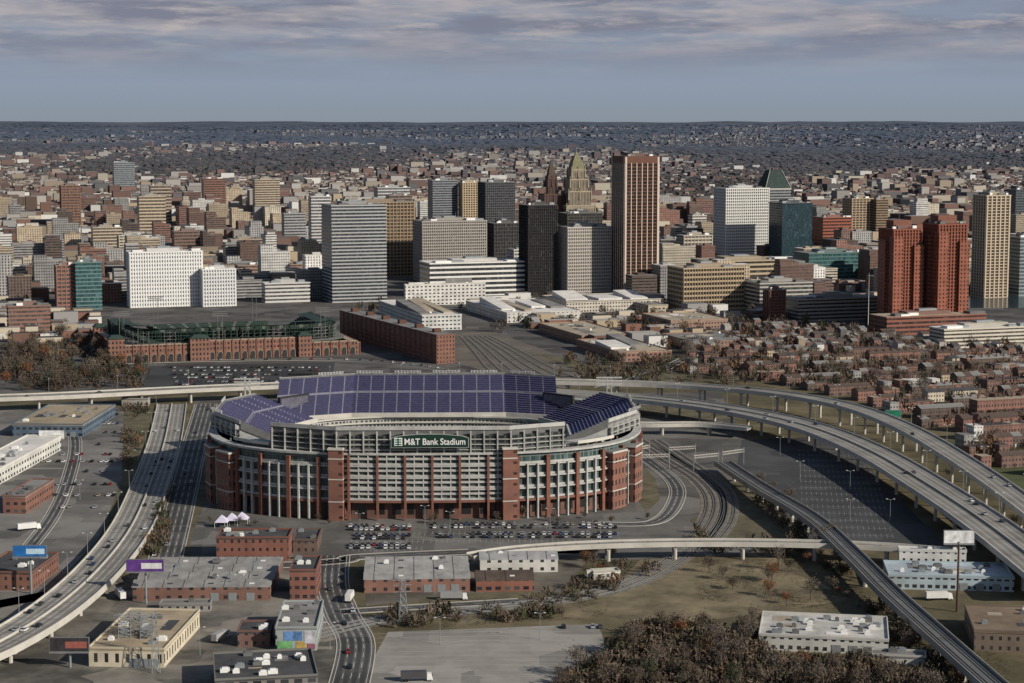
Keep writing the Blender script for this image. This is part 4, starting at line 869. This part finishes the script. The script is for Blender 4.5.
if rest:
    n=len(rest); pos=np.array([(y_[1],y_[0],0) for y_ in rest]); 
    RV=[(-3.5,-5.5,0),(3.5,-5.5,0),(3.5,5.5,0),(-3.5,5.5,0),(-3.5,-5.5,7.5),(3.5,-5.5,7.5),(3.5,5.5,7.5),(-3.5,5.5,7.5),(-3.5,0,9.4),(3.5,0,9.4)]
    RF=[(0,1,5),(0,5,4),(1,2,6),(1,6,5),(2,3,7),(2,7,6),(3,0,4),(3,4,7),(4,5,9),(4,9,8),(6,7,8),(6,8,9),(5,6,9),(7,4,8)]
    cw=pal[rng.choice(7,n,p=[.3,.25,.1,.12,.05,.13,.05])]; cc=np.repeat(cw[:,None,:],14,1); rr=np.array([(.08,.07,.07),(.17,.17,.17),(.1,.07,.06),(.28,.26,.23)])[rng.choice(4,n,p=[.35,.3,.2,.15])]; cc[:,8:12]=rr[:,None,:]
    scatter('row_houses',RV,RF,pos,np.stack([np.ones(n)]*2+[rng.choice([.75,.9,1.2],n)],-1),np.full(n,GR),cc,am,'farther brick row houses below the downtown towers','houses')
# ---------- trees
def tree_mesh(seed,h,cw,c1,c2,nl):
    r=random.Random(seed); tr=MB(); tr.tube((0,0,-.3),(0,0,h*.45),.32,.2,6); tips=[]
    for k in range(10):
        a=r.uniform(0,6.28); z=h*r.uniform(.2,.45); q=(math.cos(a)*cw*r.uniform(.3,.8),math.sin(a)*cw*r.uniform(.3,.8),h*r.uniform(.5,.95)); tr.tube((0,0,z),q,.15,.04,4); tips.append(q)
        for j in range(3):
            tr.tube(q if j==0 else tuple((q[i]+(0,0,z)[i])/2 for i in range(3)),(q[0]+r.uniform(-1.4,1.4),q[1]+r.uniform(-1.4,1.4),q[2]+r.uniform(.2,1.4)),.07,.02,3)
    tips.append((0,0,h*.85)); cr=MB()
    for k in range(nl):
        t=r.choice(tips); s=cw*.3
        p=np.array([t[0]+r.gauss(0,s),t[1]+r.gauss(0,s),t[2]+r.gauss(0,s*.75)]); z=r.uniform(.25,.5)
        a=np.array([r.gauss(0,1) for _ in range(2)]+[abs(r.gauss(0,1.3))]);a/=np.linalg.norm(a); b=np.cross(a,[r.gauss(0,1) for _ in range(3)]);b/=np.linalg.norm(b)
        cr.face([tuple(p+a*z*1.7),tuple(p+b*z*.3),tuple(p-a*z*1.7),tuple(p-b*z*.3)],0 if r.random()<.6 else 1)
    bark=mat((.1,.082,.07),.9,.2,1)
    return tr.mesh('trunk',bark),cr.mesh('crown',[mat(c1,.9,.2,.5),mat(c2,.9,.2,.5)])
TM=[(tree_mesh(1,9,3.6,(.115,.088,.066),(.07,.054,.043),400),'bare brown'),(tree_mesh(2,11,4.2,(.14,.115,.092),(.08,.065,.053),440),'bare grey brown'),(tree_mesh(3,8,3.4,(.2,.085,.035),(.11,.05,.028),460),'rusty orange'),(tree_mesh(4,8,3,(.05,.06,.03),(.03,.038,.02),440),'dark green'),(tree_mesh(5,7,3.2,(.085,.068,.045),(.055,.044,.033),400),'bushy brown')]
def tree(x,y,k,where,s=1,g=0):
    (tm,cm_),nm=TM[k]; r=thing('tree','%s tree %s'%(nm,where),'tree',(x,y,g),random.uniform(0,6.28),nm+' trees '+where); r.scale=(s,s,s*random.uniform(.8,1.2)); put('trunk',tm,r); put('crown',cm_,r)
def region(poly,n,wh,ks,smin=.7,smax=1.3):
    xs=[p[0] for p in poly]; ys=[p[1] for p in poly]; c=0
    while c<n:
        p=(random.uniform(min(xs),max(xs)),random.uniform(min(ys),max(ys)))
        if inpoly(p,poly):
            q=W(*p); tree(q[0],q[1],random.choice(ks),wh,random.uniform(smin,smax)); c+=1
K0=[0,0,0,0,1,1,1,1,4,4,4,0,3,1]
BR=[(612,652),(640,628),(700,630),(760,648),(770,662),(900,668),(950,700),(545,700),(575,676)]
region(BR,66,'in the scrub at the bottom middle',K0+[2],.6,1.25)
region([(740,605),(765,602),(762,655),(740,645)],6,'left of the lower right workshop',K0,.6,1.1)
region([(888,612),(910,612),(960,668),(900,662)],10,'right of the lower right workshop',K0+[2],.6,1.1)
region([(0,345),(60,338),(150,372),(140,390),(0,392)],46,'in the park left of the ballpark lot',K0+[2],.9,1.7)
region([(690,560),(800,552),(860,600),(800,612),(700,585)],16,'on the grass beside the light rail bridge',[0,4,1,0,2],.4,.95)
region([(730,470),(760,478),(880,590),(850,592),(800,545)],22,'beside the dark sunken parking lot',K0,.5,1)
region([(930,470),(1030,520),(1030,545),(960,480)],5,'between the two right highways',[4,3],.5,.8)
region([(163,500),(172,500),(163,555),(145,558)],7,'on the verge left of the stadium',[4,0,3],.5,.8)
region([(560,555),(640,552),(630,575),(560,585)],9,'by the tracks below the thin overpass',[2,0,4],.5,.9)
region([(205,515),(235,520),(640,514),(650,506),(660,524),(560,526),(210,530)],16,'along the foot of the stadium wall',[4,3,0],.4,.6)
region([(560,364),(700,352),(700,378),(610,386)],18,'by the low brick halls beside the rail yard',K0,.8,1.3)
random.shuffle(trees)
for x,y in trees[:78]: tree(x,y,random.choice(K0+[2]),'among the right row houses',random.uniform(.8,1.4))
pp=[(x,y) for x,y in trees[78:1300]]
for i in range(1000):
    px,py=random.uniform(0,900),random.uniform(300,388)
    q=W(px,py)
    if any(math.hypot(q[0]-f[0],q[1]-f[1])<f[2]*1.05 for f in foot): continue
    if (80<px<345 and py<364) or (150<px<345 and py>358) or (455<px<560 and py>332) or (345<px<460 and py>318): continue
    pp.append(q[:2])
TV=[];TF=[]
rr=random.Random(4)
for k in range(60):
    a=[rr.gauss(0,.42),rr.gauss(0,.42),.55+rr.gauss(0,.22)]; b=[rr.gauss(0,.16) for _ in range(3)]; c=[rr.gauss(0,.1) for _ in range(3)]; i=len(TV)
    TV+=[tuple(a[j]+b[j] for j in range(3)),tuple(a[j]-b[j] for j in range(3)),tuple(a[j]+c[j] for j in range(3))]; TF.append((i,i+1,i+2))
n=len(pp); s=rng.uniform(.8,1.3,(n,1)); 
tc4=np.array([(.1,.078,.06),(.08,.065,.05),(.05,.055,.035),(.13,.075,.045)])
scatter('city_trees',TV,TF,np.array([(a,b,0) for a,b in pp]),np.hstack([s*5,s*5,s*9]),rng.uniform(0,6,n),tc4[rng.choice(4,n,p=[.4,.35,.15,.1])]*rng.uniform(.7,1.2,(n,1)),am,'bare brown trees between the farther houses and city streets','trees')
# brush thicket
pp=[]
def brush(poly,n,dens=-.4):
    xs=[p[0] for p in poly]; ys=[p[1] for p in poly]
    for i in range(n):
        p=(random.uniform(min(xs),max(xs)),random.uniform(min(ys),max(ys)))
        if inpoly(p,poly) and math.sin(p[0]/17+p[1]/8)+math.sin(p[0]/9-p[1]/5)+random.gauss(0,.6)>dens:
            q=W(*p)
            if not any(math.hypot(q[0]-f[0],q[1]-f[1])<f[2]*.8 for f in foot): pp.append(q[:2])
brush(BR,2300,-.9); brush([(690,518),(712,546),(800,538),(870,590),(850,592),(800,555),(700,553)],500); brush([(738,476),(760,482),(800,520),(840,548),(800,545),(750,500)],300)
brush([(860,600),(900,610),(960,668),(1010,700),(930,700),(880,640)],500); brush([(640,560),(690,556),(640,590),(560,612),(520,612)],160,.2); brush([(163,500),(176,490),(163,558),(140,560)],150); brush([(124,408),(149,408),(140,440),(128,470),(122,470)],150)
brush([(0,345),(60,338),(150,372),(140,390),(0,392)],700,-.6); brush([(385,618),(520,608),(600,618),(390,630)],160,0)
n=len(pp); s=rng.uniform(.5,1.25,(n,1)); scatter('thicket',TV,TF,np.array([(a,b,-.3) for a,b in pp]),np.hstack([s*3.6,s*3.6,s*5.2]),rng.uniform(0,6,n),np.array([(.115,.09,.068),(.085,.068,.052),(.06,.062,.036),(.14,.085,.05)])[rng.choice(4,n,p=[.42,.36,.14,.08])]*rng.uniform(.7,1.25,(n,1)),am,'thick brown brush and saplings covering the railway land','bushes')
# scrub ground cover
n=24000; px=rng.uniform(380,1010,n); py=rng.uniform(552,699,n); pts=[]
GP=[[(605,640),(700,622),(800,640),(960,690),(960,700),(560,700)],[(690,556),(790,552),(880,600),(1000,640),(1030,690),(960,690),(850,612),(700,600)],[(385,620),(520,610),(640,580),(600,618),(390,630)]]
for a,b in zip(px,py):
    if any(inpoly((a,b),g) for g in GP) and math.sin(a/23+b/9)+math.sin(a/11-b/5)+random.gauss(0,.8)>-.2: q=W(a,b); pts.append((q[0],q[1],-.1))
pos=np.array(pts); n=len(pos); s=rng.uniform(.5,1.4,(n,1)); col=np.array([(.14,.115,.075),(.09,.076,.052),(.1,.092,.05),(.18,.145,.09)])[rng.choice(4,n)]*rng.uniform(.7,1.2,(n,1))
TV2=[(a,b,c*.6) for a,b,c in TV[:36]]; scatter('scrub',TV2,TF[:12],pos,np.hstack([s*1.5,s*1.5,s*1.3]),rng.uniform(0,6,n),col,am,'low brown scrub and weeds beside the railway','scrub')
# ---------- cars
def car_mesh(c):
    cm_=mat(c,.3,0,spec=.6); gm=mat((.02,.025,.03),.15,0,spec=.6)
    prof=[(-2.2,.35),(2.2,.35),(2.25,.7),(1.2,.95),(-1.7,1.0),(-2.25,.85)]
    b=MB(); A=[(x,-.88,z) for x,z in prof];Bq=[(x,.88,z) for x,z in prof]; b.face(A);b.face(Bq[::-1])
    for i in range(6): j=(i+1)%6; b.face([A[j],A[i],Bq[i],Bq[j]])
    b.box(-1.2,.25,-.66,.66,1.46,1.52)
    g=MB(); g.prism([(-1.75,-.8),(1.0,-.8),(1.0,.8),(-1.75,.8)],.96,1.46,0,None,[(-1.25,-.68),(.3,-.68),(.3,.68),(-1.25,.68)])
    return b.mesh('body',cm_),g.mesh('window_glass',gm)
CC=[('white',(.65,.65,.65)),('silver',(.33,.34,.36)),('black',(.015,.015,.017)),('dark grey',(.06,.065,.07)),('red',(.22,.025,.025)),('blue',(.03,.05,.13)),('beige',(.3,.26,.2))]
CM=[car_mesh(c) for _,c in CC]; wh=MB().tube((0,-.1,0),(0,.1,0),.34,.34,8).mesh('wheel',dark)
ncar=0
def car(x,y,z,rz,where,group,full=True):
    global ncar
    ncar+=1
    k=random.choices(range(7),[4,5,6,5,1,1.3,1])[0]; r=thing('car','%s car %s'%(CC[k][0],where),'car',(x,y,z),rz,CC[k][0]+' '+group)
    put('body',CM[k][0],r); put('window_glass',CM[k][1],r)
    if full:
        for a in(-1.35,1.4):
            for b in(-.82,.82): put('wheel',wh,r,(a,b,.34))
def lot(px0,px1,py,n_,where,group,occ=.75,rz=math.pi/2,full=True):
    a=W(px0,py);b=W(px1,py); n=int(math.dist(a,b)/n_)
    for i in range(n):
        if random.random()<occ:
            t=(i+.5)/n; car(a[0]*(1-t)+b[0]*t,a[1]+random.uniform(-.3,.3),.07,rz+random.choice([0,math.pi])+random.gauss(0,.03),where,group,full)
random.seed(3)
def traffic(rd,n,w_,where,group):
    c,nr=rd
    for i in range(n):
        k=random.randint(2,len(c)-3); o=random.choice([-.42,-.25,-.1,.1,.25,.42])*w_*.85; x,y,z=c[k]; nx,ny=nr[k]
        car(x+nx*o,y+ny*o,z+.07,math.atan2(-nx,ny) ,where,group)
traffic(rdD,36,21,'driving on the lower left highway bridge','cars on lower left highway')
traffic(rdB,16,25,'driving on the wide inner right highway','cars on inner right highway')
traffic(rdA,6,13,'driving on the outer right highway','cars on outer right highway')
traffic(rdG,8,16,'on the street left of the stadium','cars left of stadium')
traffic(rdC,5,16,'driving on the highway behind the stadium','cars on rear highway')
traffic(rdI,5,14,'on the lower street between warehouses','cars on lower street')
for py in(527,530,536,539,545.5,548.5): lot(348,412,py,2.75,'parked in the lot left before the stadium','cars parked left before stadium',.88)
for py in(525,528,534.5,537.5): lot(432,618,py,2.75,'parked in the long rows right before the stadium','cars parked right before stadium',.6)
for a,b,py in((85,118,445),(78,112,472),(60,98,508)): lot(a,b,py,3.2,'parked in the left edge yard','cars in the left yard',.35)
for py in(628,): lot(560,604,py,2.8,'parked at far edge of the big empty lot','cars at the empty lot edge',.5)
print('CARS',ncar)
# the farthest, smallest parked cars as one mass
CV=[(-2.2,-.9,.3),(2.2,-.9,.3),(2.2,.9,.3),(-2.2,.9,.3),(-2.2,-.9,.95),(2.2,-.9,.9),(2.2,.9,.9),(-2.2,.9,.95),(-1.7,-.75,.95),(.9,-.75,.92),(.9,.75,.92),(-1.7,.75,.95),(-1.2,-.65,1.5),(.3,-.65,1.5),(.3,.65,1.5),(-1.2,.65,1.5)]
CF=[(0,1,5,4),(1,2,6,5),(2,3,7,6),(3,0,4,7),(4,5,6,7),(8,9,13,12),(9,10,14,13),(10,11,15,14),(11,8,12,15),(12,13,14,15)]
pts=[];
for i in range(300):
    px=random.uniform(172,318); py=random.choice([368,371,375,378,382,385]); q=W(px,py); pts.append((round(q[0]/2.9)*2.9,q[1],.07))
for i in range(90): px=random.uniform(40,118); py=random.choice([415,424,433,455,462,485,496]); q=W(px,py); pts.append((round(q[0]/3)*3,q[1],.07))
for c,nr in (rdM,rdN):
    for i in range(0,len(c)-1,2): pts.append((c[i][0]+nr[i][0]*4.3,c[i][1]+nr[i][1]*4.3,.1))
pts=list(set(pts)); n=len(pts); cb_=np.array([c for _,c in CC])[rng.choice(7,n,p=[.2,.22,.22,.2,.05,.06,.05])]; cc=np.repeat(cb_[:,None,:],10,1); cc[:,5:9]=.02
scatter('parked_cars',CV,CF,np.array(pts),np.ones((n,3)),math.pi/2+rng.normal(0,.04,n),cc,attr_mat('car_paint',.35),'smallest parked cars in the ballpark lot and left edge yards','cars')
def truck(px,py,rz,label,c,z=.07):
    q=W(px,py); r=thing('truck',label,'truck',(q[0],q[1],z),rz)
    MB().box(-6.5,3.2,-1.25,1.25,1.1,3.9).build('cargo_box',mat(c,.6,.1,.3),r)
    MB().prism([(3.4,-1.15),(5.6,-1.15),(5.6,1.15),(3.4,1.15)],.5,3.0,0,None,[(3.4,-1.05),(5.1,-1.05),(5.1,1.05),(3.4,1.05)]).build('cab',white,r)
    MB().box(5.3,5.5,-.95,.95,1.7,2.5).build('windscreen',dark,r)
    for a in(-5.5,-4.3,4.5):
        for b in(-1.1,1.1): put('wheel',wh,r,(a,b,.5)).scale=(1.5,1.5,1.5)
for a in[(170,630,.3,'white box truck in the yard beside the cream building',(.6,.6,.58)),(222,640,1.2,'grey box truck parked left of the small brick shed',(.3,.3,.3)),(120,598,2.0,'white box truck under the lower left highway bridge',(.6,.6,.6)),(350,600,1.5,'white box truck waiting on the lower street',(.6,.6,.58)),(600,578,.2,'pale box truck beside the railway trailer',(.5,.48,.42)),(1000,590,0,'white box truck at right end of light blue building',(.6,.6,.6)),(418,681,.1,'dark box truck on the big empty lot',(.06,.06,.07)),(30,530,.5,'white box truck in the left edge yard',(.6,.6,.6)),(455,600,.05,'grey box truck behind the red brick shed',(.25,.25,.26)),(940,600,.1,'white box truck before the light blue building',(.6,.6,.58))]: truck(*a)
def stripes(px,py,n,sx_,L_,ang,lum=.2):
    q=W(px,py)
    for k in range(n):
        o=MB().box(-L_/2,L_/2,-.09,.09,0,.03).build('lot_marking',mat((lum,lum,lum),.9,0)); o.location=(q[0]+math.cos(ang+math.pi/2)*k*sx_,q[1]+math.sin(ang+math.pi/2)*k*sx_,.08); o.rotation_euler=(0,0,ang); struct(o)
stripes(470,676,10,7,70,R(4),.4); stripes(548,676,10,7,30,R(4),.4)
def bays(px,py,rows,rs,nb,ang,lum=.3):
    q=W(px,py)
    for r_ in range(rows):
        m_=MB().box(-nb*1.4,nb*1.4,-.1,.1,0,.03)
        for k in range(nb+1): x=-nb*1.4+k*2.8; m_.box(x-.08,x+.08,-5,-.12,0,.03); m_.box(x-.08,x+.08,.12,5,0,.03)
        o=m_.build('lot_marking',mat((lum,lum,lum),.9,0)); o.location=(q[0]+math.cos(ang+math.pi/2)*r_*rs,q[1]+math.sin(ang+math.pi/2)*r_*rs,.08); o.rotation_euler=(0,0,ang); struct(o)
bays(848,535,15,18,16,R(-8)); bays(385,549,3,17,13,0,.35); bays(525,541,3,17,34,0,.35)
# ---------- lamps, pylons, signs
lp=MB().tube((0,0,0),(0,0,11),.16,.09,6).mesh('pole',steel); la=MB(); la.tube((0,0,10.9),(1.8,0,11.4),.07); la.tube((0,0,10.9),(-1.8,0,11.4),.07); la=la.mesh('lamp_arm',steel); lhd=MB().box(-.45,.45,-.2,.2,-.1,.1).mesh('lamp_head',white)
def lamp(x,y,z,rz,where,grp):
    r=thing('street_lamp','tall twin headed street lamp '+where,'street lamp',(x,y,z),rz,grp); put('pole',lp,r);put('lamp_arm',la,r); put('lamp_head',lhd,r,(1.9,0,11.4)); put('lamp_head',lhd,r,(-1.9,0,11.4))
for rd,w_,wh_ in((rdA,15,'along the outer right highway'),(rdB,25,'along the inner right highway'),(rdC,18,'along the highway behind the stadium'),(rdD,21,'along the lower left highway bridge')):
    c,nr=rd
    for i in range(4,len(c)-2,7): lamp(c[i][0]+nr[i][0]*(w_/2+.2),c[i][1]+nr[i][1]*(w_/2+.2),c[i][2],math.atan2(nr[i][1],nr[i][0]),wh_,'lamps '+wh_)
for px,py in((360,535),(400,548),(450,533),(500,545),(550,530),(600,545),(425,527)): q=W(px,py); lamp(q[0],q[1],0,0,'in the stadium parking lot','lamps in stadium lot')
for px,py in((780,455),(820,455),(800,480),(850,490),(850,520),(890,520)): q=W(px,py); lamp(q[0],q[1],0,0,'in the dark sunken parking lot','lamps in the dark lot')
for px,py in((20,470),(90,430),(80,500),(200,655),(330,650),(240,600),(440,645),(540,640)): q=W(px,py); lamp(q[0],q[1],0,0,'in the lower left yards and empty lot','lamps in the yards')
def lattice(name,label,px,py,h,w0,w1,arms,z0=0):
    q=W(px,py); r=thing(name,label,'pylon',(q[0],q[1],z0),R(12)); n=6; m_=MB()
    pt=lambda i,sx,sy:(sx*(w0+(w1-w0)*i/n),sy*(w0+(w1-w0)*i/n),h*i/n)
    co_=[(-1,-1),(1,-1),(1,1),(-1,1)]
    for s in co_: MB().tube(pt(0,*s),pt(n,*s),.14,.1).build('leg',steel,r)
    for i in range(n):
        for k in range(4): m_.tube(pt(i,*co_[k]),pt(i+1,*co_[(k+1)%4]),.08,.08,4); m_.tube(pt(i+1,*co_[k]),pt(i,*co_[(k+1)%4]),.08,.08,4); m_.tube(pt(i+1,*co_[k]),pt(i+1,*co_[(k+1)%4]),.08,.08,4)
    m_.build('bracing',steel,r)
    for z in arms: MB().tube((-4,0,z),(4,0,z),.15,.15,4).build('cross_arm',steel,r)
lattice('transmission_tower','steel lattice transmission tower beside the lower street',403,622,18,1.9,.8,(13,16,18))
lattice('transmission_tower','slender lattice mast on the lower left, right of the cream building',156,672,24,1.6,.6,(18,22))
for i,(a,b) in enumerate([(125,655),(136,651),(147,655)]):
    lattice('substation_rack','steel rack over the cream building, %s'%['left','middle','right'][i],a,b,9,2.4,2.2,(6,8,9),7.3)
for i,(a,b,c) in enumerate([(655,470,22),(682,462,20),(706,470,20),(733,466,22),(640,462,18)]):
    q=W(a,b); r=thing('signal_gantry','white lattice rail gantry over tracks right of stadium, %s'%['second from left','middle','second from right','rightmost','leftmost'][i],'gantry',(q[0],q[1],0),R(10+i*9))
    for s in(-9,9): MB().tube((s,0,0),(s,0,11),.22).build('post',steel,r)
    m_=MB(); 
    for y_ in(-.6,.6):
        for z in(8,9.6): m_.tube((-9,y_,z),(9,y_,z),.1,.1,4)
        for k in range(9): m_.tube((-9+2*k,y_,8),(-8+2*k,y_,9.6),.07,.07,4); m_.tube((-8+2*k,y_,9.6),(-7+2*k,y_,8),.07,.07,4)
    m_.build('truss',conc_l,r)
def billboard(label,px,py,ytop,wpx,hpx,c,rz=0,c2=None,z0=0):
    q=W(px,py); s=(q[1]*cp+H*sp)/F; wd=wpx*s; hh=hpx*s; a=math.atan((341.5-ytop)/F)-PIT; zt=H+q[1]*math.tan(a)
    r=thing('billboard',label,'billboard',(q[0],q[1],0),rz)
    MB().tube((0,.6,z0),(0,.6,zt),.5,.5,8).build('post',steel,r); MB().box(-wd/2,wd/2,-.3,.3,zt-hh,zt).build('panel',mat((.15,.15,.15)),r)
    MB().box(-wd/2+.3,wd/2-.3,-.36,-.31,zt-hh+.3,zt-.3).build('sign_face',mat(c,.5,.5,.25),r)
    if c2: MB().box(-wd*.1,wd*.44,-.4,-.37,zt-hh*.75,zt-hh*.3).build('sign_block',mat(c2,.5,.2,.5),r)
    MB().box(-wd/2,wd/2,-1.3,-.3,zt-hh-.3,zt-hh-.1).build('catwalk',steel,r)
billboard('white billboard on post above the light blue building',958,572,530,31,14,(.6,.6,.6))
billboard('blue and white billboard by left edge brick building',31,594,545,34,12,(.02,.13,.38),c2=(.45,.6,.7))
billboard('purple and white billboard in front of the grey warehouse',146,604,559,38,13,(.1,.04,.2),c2=(.6,.6,.6))
billboard('dark billboard under the lower left highway bridge',70,668,637,40,15,(.04,.035,.04),c2=(.3,.1,.08))
billboard('green highway sign board beside the outer right highway',893,428,410,16,7,(.015,.15,.09))
billboard('white sign board near left edge warehouse',52,450,430,26,9,(.6,.6,.6))
q=W(957,612); r=thing('chimney_stack','tall thin dark chimney pole at the lower right','chimney',q); MB().tube((0,0,0),(0,0,30),.6,.4,8).build('shaft',mat((.08,.05,.04)),r); MB().tube((0,0,30),(0,0,30.8),.7,.7,8).build('cap',steel,r)
q=W(868,330); r=thing('monument_mast','thin white mast rising left of red harborside towers','mast',q); MB().tube((0,0,0),(0,0,58),.4,.15,8).build('shaft',white,r); MB().box(-1.5,1.5,-1.5,1.5,0,3).build('base',conc_l,r)
for i,(a,b) in enumerate([(222,527),(232,525),(242,524)]):
    q=W(a,b); r=thing('marquee_tent','white peaked tent left of stadium front, %s'%['leftmost','middle','rightmost'][i],'tent',(q[0],q[1],0))
    MB().frus(7,7,3,6.5,.04).build('tent_roof',mat((.55,.52,.65)),r)
    for s in(-3.3,3.3):
        for s2 in(-3.3,3.3): MB().tube((s,s2,0),(s,s2,3),.1).build('tent_pole',white,r)
